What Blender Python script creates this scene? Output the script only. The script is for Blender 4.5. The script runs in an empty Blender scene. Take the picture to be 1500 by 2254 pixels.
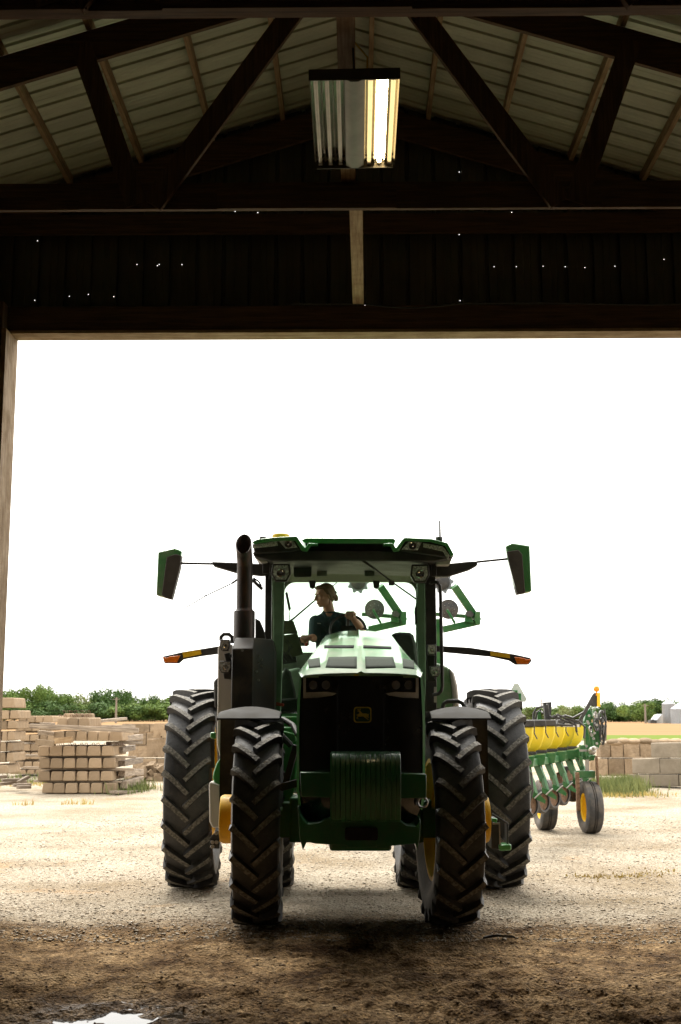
import bpy, math, random
import numpy as np
from mathutils import Vector, Matrix
random.seed(7); rng = np.random.default_rng(7)
SC = bpy.context.scene
COL = SC.collection
R_ = math.radians
# ------------------------------------------------------------------ camera
F = 2770.0; IW, IH = 1500.0, 2254.0
PITCH = math.atan((1578 - IH/2)/F); YAW = 35.0/F; CAMZ = 1.56
cd = bpy.data.cameras.new('camera'); cam = bpy.data.objects.new('camera', cd); COL.objects.link(cam)
cd.sensor_fit = 'VERTICAL'; cd.sensor_height = 36; cd.lens = 36*F/IH
cd.clip_start = .05; cd.clip_end = 6000
cam.location = (0, 0, CAMZ); cam.rotation_euler = (math.pi/2 + PITCH, 0, YAW)
cd.dof.use_dof = True; cd.dof.focus_distance = 10.2; cd.dof.aperture_fstop = 5.6
SC.camera = cam
SC.render.resolution_x = 681; SC.render.resolution_y = 1024
# ------------------------------------------------------------------ world, sun, exposure
W = bpy.data.worlds.new('World'); SC.world = W; W.use_nodes = True
nt = W.node_tree; nt.nodes.clear()
sky = nt.nodes.new('ShaderNodeTexSky'); sky.sky_type = 'NISHITA'; sky.sun_disc = False
SUN_EL, SUN_AZ = R_(57), R_(-12)       # azimuth from +Y towards -X
sky.sun_elevation = SUN_EL; sky.sun_rotation = SUN_AZ; sky.dust_density = 4; sky.air_density = 1.0
hs = nt.nodes.new('ShaderNodeHueSaturation'); hs.inputs['Saturation'].default_value = .12
mx = nt.nodes.new('ShaderNodeMix'); mx.data_type = 'RGBA'; mx.inputs['Factor'].default_value = .72
mx.inputs['B'].default_value = (9.2, 8.9, 8.3, 1)      # even overcast cloud deck
bg = nt.nodes.new('ShaderNodeBackground'); bg.inputs['Strength'].default_value = .1
wo = nt.nodes.new('ShaderNodeOutputWorld')
nt.links.new(sky.outputs[0], hs.inputs['Color']); nt.links.new(hs.outputs[0], mx.inputs['A'])
nt.links.new(mx.outputs['Result'], bg.inputs['Color']); nt.links.new(bg.outputs[0], wo.inputs[0])
sl = bpy.data.lights.new('sun', 'SUN'); sl.energy = 1.5; sl.angle = R_(26); sl.color = (1, .95, .86)
so = bpy.data.objects.new('sun', sl); COL.objects.link(so)
sd = Vector((math.sin(SUN_AZ)*math.cos(SUN_EL), math.cos(SUN_AZ)*math.cos(SUN_EL), math.sin(SUN_EL)))
so.rotation_euler = sd.to_track_quat('Z', 'Y').to_euler()
SC.view_settings.view_transform = 'Standard'; SC.view_settings.look = 'None'
SC.view_settings.exposure = 1.97; SC.view_settings.gamma = 1; SC.view_settings.use_curve_mapping = False
SC.render.engine = 'CYCLES'
SC.cycles.max_bounces = 8; SC.cycles.diffuse_bounces = 4; SC.cycles.glossy_bounces = 4
SC.cycles.transparent_max_bounces = 12; SC.cycles.sample_clamp_indirect = 6

# ------------------------------------------------------------------ helpers
CR = cam.rotation_euler.to_matrix()
def P(px, py, d):
    """photo pixel at world distance Y=d -> world point"""
    v = CR @ Vector(((px-IW/2)/F, (IH/2-py)/F, -1))
    return Vector((0, 0, CAMZ)) + v*(d/v.y)
def lerp(a, b, t): return a+(b-a)*t
class MB:
    def __init__(s): s.v = []; s.f = []; s.m = []
    def add(s, vs, fs, mi=0):
        n = len(s.v); s.v += [tuple(p) for p in vs]
        for f in fs: s.f.append(tuple(i+n for i in f)); s.m.append(mi)
        return s
    def prism(s, pts, vec, mi=0):
        vec = Vector(vec); n = len(pts); a = [Vector(p) for p in pts]; b = [p+vec for p in a]
        fs = [tuple(range(n-1, -1, -1)), tuple(range(n, 2*n))] + [(i, (i+1) % n, n+(i+1) % n, n+i) for i in range(n)]
        return s.add(a+b, fs, mi)
    def ppx(s, pix, d, th, mi=0):          # outline seen at distance d, really th deep along +Y
        return s.prism([P(x, y, d) for x, y in pix], (0, th, 0), mi)
    def box(s, c, size, rz=0, rx=0, ry=0, mi=0):
        M = Matrix.Rotation(rz, 3, 'Z') @ Matrix.Rotation(ry, 3, 'Y') @ Matrix.Rotation(rx, 3, 'X'); h = Vector(size)/2
        vs = [Vector(c)+M @ Vector((x*h.x, y*h.y, z*h.z)) for x in (-1, 1) for y in (-1, 1) for z in (-1, 1)]
        return s.add(vs, [(0, 1, 3, 2), (4, 6, 7, 5), (0, 4, 5, 1), (2, 3, 7, 6), (0, 2, 6, 4), (1, 5, 7, 3)], mi)
    def bx(s, x0, x1, y0, y1, z0, z1, mi=0):
        return s.box(((x0+x1)/2, (y0+y1)/2, (z0+z1)/2), (x1-x0, y1-y0, z1-z0), mi=mi)
    def beam(s, a, b, w, h, up=(0, 0, 1), mi=0):      # w across, h along 'up'
        a = Vector(a); b = Vector(b); t = (b-a).normalized(); u = Vector(up); r = t.cross(u).normalized(); u = r.cross(t)
        vs = [p+r*(w/2*i)+u*(h/2*j) for p in (a, b) for i, j in ((-1, -1), (1, -1), (1, 1), (-1, 1))]
        return s.add(vs, [(0, 3, 2, 1), (4, 5, 6, 7), (0, 1, 5, 4), (1, 2, 6, 5), (2, 3, 7, 6), (3, 0, 4, 7)], mi)
    def tube(s, pts, r, seg=8, mi=0, caps=True):
        pts = [Vector(p) for p in pts]; n = len(pts); rs = r if isinstance(r, (list, tuple)) else [r]*n
        up = Vector((0, 0, 1)); vs = []
        for i, p in enumerate(pts):
            t = (pts[min(i+1, n-1)]-pts[max(i-1, 0)]).normalized()
            if abs(t.dot(up)) > .95: up = Vector((0, 1, 0)) if abs(t.y) < .9 else Vector((1, 0, 0))
            a = t.cross(up).normalized(); b = t.cross(a); up = -b if i else up
            for k in range(seg):
                q = 2*math.pi*k/seg; vs.append(p+a*(math.cos(q)*rs[i])+b*(math.sin(q)*rs[i]))
        fs = [(i*seg+k, i*seg+(k+1) % seg, (i+1)*seg+(k+1) % seg, (i+1)*seg+k) for i in range(n-1) for k in range(seg)]
        if caps: fs += [tuple(range(seg-1, -1, -1)), tuple((n-1)*seg+k for k in range(seg))]
        return s.add(vs, fs, mi)
    def lathe(s, prof, o=(0, 0, 0), ax='X', seg=48, mi=0, rot=None):   # prof: (along, radius)
        vs = []; n = len(prof)
        for k in range(seg):
            q = 2*math.pi*k/seg; c, si = math.cos(q), math.sin(q)
            for a, r in prof:
                p = {'X': (a, r*c, r*si), 'Y': (r*c, a, r*si), 'Z': (r*c, r*si, a)}[ax]
                p = Vector(p)
                if rot is not None: p = rot @ p
                vs.append(p+Vector(o))
        fs = [(k*n+i, k*n+i+1, ((k+1) % seg)*n+i+1, ((k+1) % seg)*n+i) for k in range(seg) for i in range(n-1)]
        return s.add(vs, fs, mi)
    def ell(s, c, r, rot=None, nu=14, nv=9, mi=0):
        vs = []; fs = []
        for j in range(nv+1):
            th = math.pi*j/nv
            for i in range(nu):
                q = 2*math.pi*i/nu; p = Vector((r[0]*math.sin(th)*math.cos(q), r[1]*math.sin(th)*math.sin(q), r[2]*math.cos(th)))
                if rot is not None: p = rot @ p
                vs.append(p+Vector(c))
        for j in range(nv):
            for i in range(nu): fs.append((j*nu+i, (j+1)*nu+i, (j+1)*nu+(i+1) % nu, j*nu+(i+1) % nu))
        return s.add(vs, fs, mi)
    def cap(s, a, b, ra, rb, seg=12, mi=0):           # tapered capsule
        a = Vector(a); b = Vector(b); t = (b-a).normalized(); pts = []; rs = []
        for k in range(4, 0, -1): q = k*math.pi/9; pts.append(a-t*ra*math.sin(q)); rs.append(ra*math.cos(q))
        pts += [a, b]; rs += [ra, rb]
        for k in range(1, 5): q = k*math.pi/9; pts.append(b+t*rb*math.sin(q)); rs.append(rb*math.cos(q))
        return s.tube(pts, rs, seg, mi)
    def build(s, name, mats, parent=None, o=None, bevel=0, smooth=35, kind=None):
        if o is None: o = parent.get('_o', (0, 0, 0)) if parent is not None else (0, 0, 0)
        o = Vector(o); me = bpy.data.meshes.new(name)
        me.from_pydata([tuple(Vector(p)-o) for p in s.v], [], s.f)
        for m in (mats if isinstance(mats, list) else [mats]): me.materials.append(m)
        if len(set(s.m)) > 1: me.polygons.foreach_set('material_index', s.m)
        me.validate(); fix_normals(me)
        if smooth: me.shade_smooth(); me.set_sharp_from_angle(angle=R_(smooth))
        ob = bpy.data.objects.new(name, me); COL.objects.link(ob)
        if parent is not None: ob.parent = parent; ob['_o'] = tuple(o)
        else: ob.location = o
        if bevel:
            b = ob.modifiers.new('bevel', 'BEVEL'); b.width = bevel; b.segments = 2; b.limit_method = 'ANGLE'; b.angle_limit = R_(40)
            b.harden_normals = False
        if kind: ob['kind'] = kind
        return ob
    def pieces(s):
        par = list(range(len(s.v)))
        def fd(i):
            while par[i] != i: par[i] = par[par[i]]; i = par[i]
            return i
        for f in s.f:
            for i in f[1:]: par[fd(i)] = fd(f[0])
        g = {}
        for f, m_ in zip(s.f, s.m): g.setdefault(fd(f[0]), []).append((f, m_))
        out = []
        for fs in g.values():
            q = MB(); ids = {}
            for f, m_ in fs:
                for i in f:
                    if i not in ids: ids[i] = len(q.v); q.v.append(s.v[i])
                q.f.append(tuple(ids[i] for i in f)); q.m.append(m_)
            out.append(q)
        return out
import bmesh
def fix_normals(me):
    if len(me.polygons) > 40000: return
    b = bmesh.new(); b.from_mesh(me); bmesh.ops.recalc_face_normals(b, faces=b.faces); b.to_mesh(me); b.free()
def tag(o, label, cat, group=None):
    o['label'] = label; o['category'] = cat
    if group: o['group'] = group
    return o
def thing(name, loc, label, cat, group=None):
    o = bpy.data.objects.new(name, None); COL.objects.link(o); o.location = loc; o['_o'] = tuple(loc)
    o.empty_display_size = .2
    return tag(o, label, cat, group)
def dup(src, loc=None, parent=None, rz=None, label=None):
    def rec(a, par):
        c = a.copy(); COL.objects.link(c); c.parent = par
        for ch in list(a.children): rec(ch, c)
        return c
    c = rec(src, parent)
    if loc is not None: c.location = loc
    if rz is not None: c.rotation_euler.z = rz
    if label: c['label'] = label
    return c
def mat(name, col, rough=.6, metal=0, col2=None, nscale=8, stretch=(1, 1, 1), bump=0, bscale=None, coat=0, spec=.5, emit=0, rnd=0, dust=None, dust_amt=0, dscale=3, det=6, contrast=(.35, .65), tr=0):
    m = bpy.data.materials.new(name); m.use_nodes = True; n = m.node_tree.nodes; L = m.node_tree.links
    b = n['Principled BSDF']; b.inputs['Roughness'].default_value = rough; b.inputs['Metallic'].default_value = metal
    b.inputs['Coat Weight'].default_value = coat; b.inputs['Coat Roughness'].default_value = .08; b.inputs['Specular IOR Level'].default_value = spec
    b.inputs['Transmission Weight'].default_value = tr
    tc = n.new('ShaderNodeTexCoord'); mp = n.new('ShaderNodeMapping'); mp.inputs['Scale'].default_value = stretch
    L.new(tc.outputs['Object'], mp.inputs[0])
    if col2 is None: col2 = tuple(c*.72 for c in col)
    nz = n.new('ShaderNodeTexNoise'); nz.inputs['Scale'].default_value = nscale; nz.inputs['Detail'].default_value = det; nz.inputs['Roughness'].default_value = .62
    L.new(mp.outputs[0], nz.inputs['Vector'])
    cr = n.new('ShaderNodeValToRGB'); cr.color_ramp.elements[0].position = contrast[0]; cr.color_ramp.elements[1].position = contrast[1]
    cr.color_ramp.elements[0].color = (*col2, 1); cr.color_ramp.elements[1].color = (*col, 1)
    L.new(nz.outputs['Fac'], cr.inputs[0]); out = cr.outputs[0]
    if dust:
        n2 = n.new('ShaderNodeTexNoise'); n2.inputs['Scale'].default_value = dscale; n2.inputs['Detail'].default_value = 8; n2.inputs['Roughness'].default_value = .7
        L.new(tc.outputs['Object'], n2.inputs['Vector'])
        mr = n.new('ShaderNodeMapRange'); mr.inputs[1].default_value = .42; mr.inputs[2].default_value = .68; mr.inputs[4].default_value = dust_amt
        L.new(n2.outputs['Fac'], mr.inputs[0])
        mi = n.new('ShaderNodeMix'); mi.data_type = 'RGBA'; L.new(mr.outputs[0], mi.inputs['Factor']); L.new(out, mi.inputs['A']); mi.inputs['B'].default_value = (*dust, 1)
        out = mi.outputs['Result']
        rr = n.new('ShaderNodeMapRange'); rr.inputs[3].default_value = rough; rr.inputs[4].default_value = min(1, rough+.4*dust_amt)
        L.new(mr.outputs[0], rr.inputs[0]); rr.inputs[2].default_value = max(dust_amt, .01); L.new(rr.outputs[0], b.inputs['Roughness'])
    if rnd:
        oi = n.new('ShaderNodeObjectInfo'); rm = n.new('ShaderNodeMapRange'); rm.inputs[3].default_value = 1-rnd; rm.inputs[4].default_value = 1+rnd*.6; L.new(oi.outputs['Random'], rm.inputs[0])
        vm = n.new('ShaderNodeVectorMath'); vm.operation = 'SCALE'; L.new(out, vm.inputs[0]); L.new(rm.outputs[0], vm.inputs['Scale']); out = vm.outputs[0]
    L.new(out, b.inputs['Base Color'])
    if bump:
        n3 = n.new('ShaderNodeTexNoise'); n3.inputs['Scale'].default_value = bscale or nscale*3; n3.inputs['Detail'].default_value = 5
        L.new(mp.outputs[0], n3.inputs['Vector'])
        bp = n.new('ShaderNodeBump'); bp.inputs['Strength'].default_value = bump; bp.inputs['Distance'].default_value = .01
        L.new(n3.outputs['Fac'], bp.inputs['Height']); L.new(bp.outputs[0], b.inputs['Normal'])
    if emit: b.inputs['Emission Color'].default_value = (*col, 1); b.inputs['Emission Strength'].default_value = emit
    return m
def glassmat(name, tint, refl=1.0, base=0.0, basecol=(.5, .55, .5)):
    m = bpy.data.materials.new(name); m.use_nodes = True; n = m.node_tree.nodes; L = m.node_tree.links; n.clear()
    t = n.new('ShaderNodeBsdfTransparent'); t.inputs[0].default_value = (*tint, 1)
    d = n.new('ShaderNodeBsdfDiffuse'); nz = n.new('ShaderNodeTexNoise'); nz.inputs['Scale'].default_value = 3; nz.inputs['Detail'].default_value = 6
    cr = n.new('ShaderNodeMapRange'); cr.inputs[3].default_value = base*.4; cr.inputs[4].default_value = base*1.6; L.new(nz.outputs['Fac'], cr.inputs[0])
    d.inputs[0].default_value = (*basecol, 1); m1 = n.new('ShaderNodeMixShader'); L.new(cr.outputs[0], m1.inputs[0]); L.new(t.outputs[0], m1.inputs[1]); L.new(d.outputs[0], m1.inputs[2])
    g = n.new('ShaderNodeBsdfGlossy'); g.inputs['Roughness'].default_value = .02
    fr = n.new('ShaderNodeFresnel'); fr.inputs[0].default_value = 1.5; ml = n.new('ShaderNodeMath'); ml.operation = 'MULTIPLY'; ml.inputs[1].default_value = refl
    L.new(fr.outputs[0], ml.inputs[0]); mx_ = n.new('ShaderNodeMixShader'); L.new(ml.outputs[0], mx_.inputs[0]); L.new(m1.outputs[0], mx_.inputs[1]); L.new(g.outputs[0], mx_.inputs[2])
    o = n.new('ShaderNodeOutputMaterial'); L.new(mx_.outputs[0], o.inputs[0]); return m

M = {}
for ax, st in (('x', (1.2, 22, 22)), ('y', (22, 1.2, 22)), ('z', (22, 22, 1.2))):
    M['wood_'+ax] = mat('barn_wood_'+ax, (.14, .072, .034), .75, col2=(.05, .024, .011), nscale=2.2, stretch=st, bump=.4, dust=(.10, .055, .03), dust_amt=.5, dscale=1.3)
    M['pale_'+ax] = mat('pale_wood_'+ax, (.42, .30, .17), .75, col2=(.22, .13, .06), nscale=2.2, stretch=st, bump=.4, dust=(.16, .10, .05), dust_amt=.6, dscale=5)  # lighter copy of barn wood; light on brace, jamb and boards put in
M['roofmetal'] = mat('roof_sheet', (.60, .61, .47), .45, .1, col2=(.45, .455, .35), nscale=1.2, stretch=(.6, 4, 1), dust=(.20, .18, .11), dust_amt=.3, dscale=.9, rnd=.12)
M['siding'] = mat('dark_siding', (.075, .07, .05), .55, .1, nscale=1.5, stretch=(5, 1, .3), dust=(.16, .10, .05), dust_amt=.35, dscale=1.2, rnd=.25)
M['green'] = mat('green_paint', (.05, .31, .065), .28, coat=.6, nscale=3, col2=(.042, .27, .055), dust=(.26, .24, .18), dust_amt=.25, dscale=4)
M['hood'] = mat('dusty_green_hood', (.10, .34, .11), .3, coat=.8, nscale=2, col2=(.08, .29, .09), dust=(.42, .44, .34), dust_amt=.7, dscale=2.2)
M['dkgreen'] = mat('casting_green', (.018, .15, .05), .38, coat=.3, nscale=4, dust=(.10, .11, .07), dust_amt=.3, dscale=9)
M['pgreen'] = mat('planter_green', (.010, .125, .025), .42, coat=.15, nscale=6, dust=(.16, .13, .07), dust_amt=.3, dscale=6)
M['yellow'] = mat('yellow_paint', (.82, .50, .012), .5, coat=.1, spec=.25, nscale=5, col2=(.74, .42, .010), dust=(.35, .20, .05), dust_amt=.3, dscale=9)
M['hopper'] = mat('yellow_plastic', (.85, .66, .03), .45, nscale=5, col2=(.80, .58, .02), dust=(.5, .38, .15), dust_amt=.3, dscale=5)
M['black'] = mat('black_plastic', (.028, .027, .026), .5, nscale=6, dust=(.12, .10, .08), dust_amt=.35, dscale=5)
M['fender'] = mat('fender_plastic', (.028, .027, .025), .7, spec=.15, nscale=6, dust=(.09, .08, .065), dust_amt=.4, dscale=5)
M['shell'] = mat('mirror_shell', (.10, .085, .075), .6, nscale=5, dust=(.2, .17, .14), dust_amt=.4, dscale=4)
M['slot'] = mat('slot_black', (.006, .006, .006), .8, spec=.1)
M['gloss'] = mat('gloss_black', (.006, .006, .006), .2, nscale=6, coat=.7, dust=(.06, .05, .035), dust_amt=.25, dscale=6)
M['soot'] = mat('sooty_steel', (.045, .035, .03), .48, .35, col2=(.11, .045, .022), nscale=3, stretch=(5, 5, .8), contrast=(.28, .5))
M['boxblk'] = mat('sooty_black_box', (.022, .020, .016), .38, nscale=3, col2=(.012, .011, .010), spec=.35, dust=(.10, .07, .035), dust_amt=.4, dscale=4)
M['grey'] = mat('grey_trim', (.62, .59, .54), .45, nscale=4, col2=(.54, .51, .46), dust=(.42, .36, .28), dust_amt=.4, dscale=4)
M['steel'] = mat('steel', (.45, .44, .42), .35, .9, nscale=10, dust=(.3, .22, .14), dust_amt=.4, dscale=10)
M['lens'] = mat('lamp_lens', (.85, .85, .80), .12, 0, nscale=60, col2=(.28, .28, .26), coat=1, det=2)
M['chrome'] = mat('chrome', (.8, .8, .78), .12, 1, nscale=4, col2=(.7, .7, .68))
M['amber'] = mat('amber_lens', (.95, .24, .02), .25, nscale=40, col2=(.75, .14, .01), coat=.6)
M['reflector'] = mat('yellow_reflector', (.9, .55, .03), .35, nscale=60, col2=(.8, .45, .02))
M['red'] = mat('red_plastic', (.6, .05, .02), .4)
M['rubber'] = mat('tyre_rubber', (.024, .024, .025), .5, nscale=5, col2=(.018, .018, .019), bump=.4, bscale=40, dust=(.11, .105, .095), dust_amt=.55, dscale=3.5)
M['lug'] = mat('dusty_lug', (.22, .205, .175), .8, nscale=45, col2=(.075, .068, .056), bump=.8, bscale=60, contrast=(.42, .62))
M['smooth_rubber'] = mat('worn_rubber', (.035, .034, .034), .65, nscale=8, dust=(.20, .16, .12), dust_amt=.5, dscale=6)
M['concrete'] = mat('cast_concrete', (.42, .315, .21), .9, spec=.15, nscale=3.5, col2=(.22, .155, .095), bump=1, bscale=26, dust=(.14, .10, .065), dust_amt=.75, dscale=3.3, rnd=.3)
M['concrete2'] = mat('grey_concrete', (.28, .235, .18), .9, spec=.15, nscale=2.2, col2=(.21, .175, .13), bump=.7, bscale=22, dust=(.11, .09, .065), dust_amt=.6, dscale=1.3, rnd=.2)
M['oldwood'] = mat('weathered_timber', (.34, .27, .20), .85, nscale=3, stretch=(1, 12, 12), col2=(.13, .095, .065), bump=.6, rnd=.35)
M['rust'] = mat('rust', (.09, .035, .02), .85, nscale=10)
M['olive'] = mat('cab_lining', (.12, .135, .07), .8, nscale=5, col2=(.095, .11, .055))
M['olivedk'] = mat('console_plastic', (.11, .13, .085), .6, nscale=5)
M['seat'] = mat('seat_fabric', (.05, .06, .045), .85, nscale=30)
M['trim'] = mat('pillar_trim', (.24, .36, .23), .5, nscale=4)
M['shirt'] = mat('dark_green_shirt', (.036, .082, .088), .9, nscale=9, col2=(.018, .044, .050), bump=.6, bscale=18)
M['pants'] = mat('denim', (.03, .045, .07), .85, nscale=9)
M['skin'] = mat('skin', (.62, .34, .22), .5, nscale=12, col2=(.54, .27, .17))
M['hair'] = mat('blonde_hair', (.27, .165, .07), .65, nscale=4, stretch=(30, 30, 3), col2=(.07, .038, .016), bump=.6, bscale=12)
M['lip'] = mat('lips', (.42, .14, .11), .5); M['eye'] = mat('eye', (.02, .02, .02), .3); M['eyew'] = mat('eye_white', (.6, .58, .55), .4)
M['mud'] = mat('dried_mud', (.22, .13, .075), .9, nscale=20, col2=(.10, .055, .03), bump=.8)
M['galv'] = mat('galvanised', (.30, .32, .34), .45, .3, nscale=3, stretch=(1, 1, 6))
M['white'] = mat('white_paint', (.62, .62, .60), .6)
M['pole'] = mat('pole_wood', (.22, .18, .14), .85)
M['bark'] = mat('bark', (.07, .055, .04), .9)
M['cable'] = mat('yellow_cable', (.7, .45, .03), .5)
M['signback'] = mat('sign_back', (.50, .54, .48), .55, nscale=6)
M['ref_alu'] = mat('lamp_reflector', (.78, .76, .70), .14, 1, nscale=5, col2=(.7, .66, .58), stretch=(12, 1, 1))
M['lamp_body'] = mat('lamp_housing', (.10, .085, .065), .6, nscale=6)
M['lamp_cover'] = mat('ballast_cover', (.34, .35, .30), .45, nscale=4)
M['tube_off'] = mat('unlit_tube', (.62, .56, .46), .25, nscale=6, coat=.5)
M['tube_dim'] = mat('dim_tube', (1, .74, .34), .25, emit=.3)
M['tube_on'] = mat('lit_tube', (1, .80, .45), .25, emit=10)
G_wind = glassmat('windscreen_glass', (.90, .97, .91), 1.0, .022, (.30, .42, .31))
G_rear = glassmat('rear_glass', (.94, .985, .95), .8, .02)
def leafmat(name, a, b, sc=.35):
    m = mat(name, a, .7, nscale=sc, spec=.1, col2=b, contrast=(.35, .62)); m.node_tree.nodes['Principled BSDF'].inputs['Subsurface Weight'].default_value = 0
    return m
M['leafA'] = leafmat('leaf_mid', (.14, .20, .045), (.06, .105, .022)); M['leafB'] = leafmat('leaf_dark', (.075, .13, .03), (.032, .066, .018))
M['leafC'] = leafmat('leaf_pale', (.22, .25, .10), (.12, .15, .05))

# ------------------------------------------------------------------ ground
def vnoise(x, y, s, seed):
    x = x/s; y = y/s; xi = np.floor(x).astype(int); yi = np.floor(y).astype(int); xf = x-xi; yf = y-yi
    def h(a, b): 
        k = (a*374761393+b*668265263+seed*1442695041) & 0x7fffffff; k = (k ^ (k >> 13))*1274126177 & 0x7fffffff
        return ((k ^ (k >> 16)) & 0xffff)/65535.0
    u = xf*xf*(3-2*xf); v = yf*yf*(3-2*yf)
    return (h(xi, yi)*(1-u)+h(xi+1, yi)*u)*(1-v)+(h(xi, yi+1)*(1-u)+h(xi+1, yi+1)*u)*v
def sstep(a, b, x):
    t = np.clip((x-a)/(b-a), 0, 1); return t*t*(3-2*t)
PUD = P(243, 2238, 6.3); PUD = (P(243, 2238, 6.92).x, 6.86)
def gz(x, y):
    x = np.asarray(x, float); y = np.asarray(y, float)
    base = -.12*sstep(9.6, 13.2, y)
    ins = 1-sstep(9.3, 10.6, y+.5*(vnoise(x, y, .9, 5)-.5))
    near = 1-sstep(16, 24, y)
    n1 = vnoise(x, y, .55, 1)-.5; n2 = vnoise(x+3, y*1.6, .17, 2)-.5; n3 = vnoise(x, y*1.3, .06, 3)-.5; n4 = vnoise(x, y, .03, 4)-.5
    rough = .35+.9*vnoise(x, y, .8, 9)+.8*sstep(8.4, 6.8, y)
    z = base + near*(ins*(.035*n1+rough*(.040*n2+.024*n3+.009*n4)) + (1-ins)*(.02*n1+.006*n2+.006*n3+.008*n4))
    q = ((x-PUD[0])/.15)**2+((y-PUD[1])/.22)**2
    z = z - .040*np.exp(-q)
    return z
xs = np.unique(np.concatenate([-np.geomspace(3.3, 3000, 26)[::-1], np.arange(-3.3, 3.3, .016), np.geomspace(3.3, 3000, 26)]))
ys = np.unique(np.concatenate([np.linspace(-40, 6.4, 30), np.arange(6.4, 11.5, .016), np.arange(11.5, 24, .06), np.geomspace(24, 4000, 40)]))
X, Y = np.meshgrid(xs, ys); Z = gz(X, Y); V = np.stack([X, Y, Z], -1).reshape(-1, 3)
nx, ny = len(xs), len(ys); I = (np.arange(ny-1)[:, None]*nx+np.arange(nx-1)[None, :]).reshape(-1)
Fq = np.stack([I, I+1, I+nx+1, I+nx], -1)
def fastmesh(name, V, Fq, m, smooth=True):
    me = bpy.data.meshes.new(name); me.vertices.add(len(V)); me.vertices.foreach_set('co', V.astype(np.float32).ravel())
    k = Fq.shape[1]; me.loops.add(Fq.size); me.loops.foreach_set('vertex_index', Fq.astype(np.int32).ravel())
    me.polygons.add(len(Fq)); me.polygons.foreach_set('loop_start', np.arange(0, Fq.size, k, dtype=np.int32)); me.polygons.foreach_set('loop_total', np.full(len(Fq), k, dtype=np.int32))
    me.update(calc_edges=True); me.validate()
    if smooth: me.shade_smooth()
    for q in (m if isinstance(m, list) else [m]): me.materials.append(q)
    o = bpy.data.objects.new(name, me); COL.objects.link(o); return o
gm = bpy.data.materials.new('dirt_and_gravel'); gm.use_nodes = True; n = gm.node_tree.nodes; L = gm.node_tree.links; B = n['Principled BSDF']
B.inputs['Roughness'].default_value = .9; B.inputs['Specular IOR Level'].default_value = .06
tc = n.new('ShaderNodeTexCoord'); sx = n.new('ShaderNodeSeparateXYZ'); L.new(tc.outputs['Object'], sx.inputs[0])
def NZ(s, d=8, r=.65, v=None):
    q = n.new('ShaderNodeTexNoise'); q.inputs['Scale'].default_value = s; q.inputs['Detail'].default_value = d; q.inputs['Roughness'].default_value = r
    L.new(v or tc.outputs['Object'], q.inputs['Vector']); return q.outputs['Fac']
def RAMP(f, stops):
    q = n.new('ShaderNodeValToRGB'); e = q.color_ramp.elements
    while len(e) < len(stops): e.new(.5)
    for i, (p, c) in enumerate(stops): e[i].position = p; e[i].color = (*c, 1)
    L.new(f, q.inputs[0]); return q.outputs[0]
def MIX(f, a, b, bt='MIX'):
    q = n.new('ShaderNodeMix'); q.data_type = 'RGBA'; q.blend_type = bt
    (L.new(f, q.inputs['Factor']) if not isinstance(f, float) else setattr(q.inputs['Factor'], 'default_value', f))
    L.new(a, q.inputs['A']); L.new(b, q.inputs['B']); return q.outputs['Result']
def MATH(op, a, b=None, c=None):
    q = n.new('ShaderNodeMath'); q.operation = op
    for i, v in enumerate((a, b, c)):
        if v is None: continue
        if isinstance(v, (int, float)): q.inputs[i].default_value = v
        else: L.new(v, q.inputs[i])
    return q.outputs[0]
dirt = RAMP(NZ(2.2), [(.34, (.085, .050, .026)), (.45, (.20, .13, .068)), (.58, (.34, .235, .13)), (.72, (.46, .34, .205))])
dfine = RAMP(NZ(26, 6, .7), [(.34, (.28, .25, .22)), (.48, (.80, .78, .75)), (.62, (1.35, 1.3, 1.22))])
dirt = MIX(.85, dirt, dfine, 'MULTIPLY')
dirt = MIX(.8, dirt, RAMP(NZ(8, 7, .7), [(.36, (.42, .38, .34)), (.50, (.95, .94, .92)), (.66, (1.2, 1.18, 1.15))]), 'MULTIPLY')
vor = n.new('ShaderNodeTexVoronoi'); vor.inputs['Scale'].default_value = 48; L.new(tc.outputs['Object'], vor.inputs['Vector'])
grav = RAMP(vor.outputs['Color'], [(.1, (.25, .21, .16)), (.5, (.37, .33, .265)), (.9, (.50, .45, .375))])
gbig = RAMP(NZ(.55, 9, .6), [(.32, (.66, .58, .47)), (.5, (.95, .91, .86)), (.66, (1.1, 1.08, 1.04))])
grav = MIX(1.0, grav, gbig, 'MULTIPLY')
orange = MATH('MULTIPLY', MATH('SMOOTH_MIN', MATH('MAXIMUM', MATH('MULTIPLY', MATH('SUBTRACT', NZ(.9, 6, .55), .60), 7), 0), 1, .1), .55)
oc = n.new('ShaderNodeRGB'); oc.outputs[0].default_value = (.42, .25, .11, 1); grav = MIX(orange, grav, oc.outputs[0])
wy = MATH('ADD', sx.outputs['Y'], MATH('MULTIPLY', MATH('SUBTRACT', NZ(1.1, 8, .7), .5), 2.2))
zone = n.new('ShaderNodeMapRange'); zone.interpolation_type = 'SMOOTHSTEP'; zone.inputs[1].default_value = 9.3; zone.inputs[2].default_value = 10.9; L.new(wy, zone.inputs[0])
L.new(MIX(zone.outputs[0], dirt, grav), B.inputs['Base Color'])
bp = n.new('ShaderNodeBump'); bp.inputs['Distance'].default_value = .03; bp.inputs['Strength'].default_value = .9
L.new(MATH('ADD', NZ(34, 6, .75), MATH('MULTIPLY', vor.outputs['Distance'], .9)), bp.inputs['Height']); L.new(bp.outputs[0], B.inputs['Normal'])
wet = n.new('ShaderNodeMapRange')       # mud turns damp and shiny towards the puddle
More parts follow.
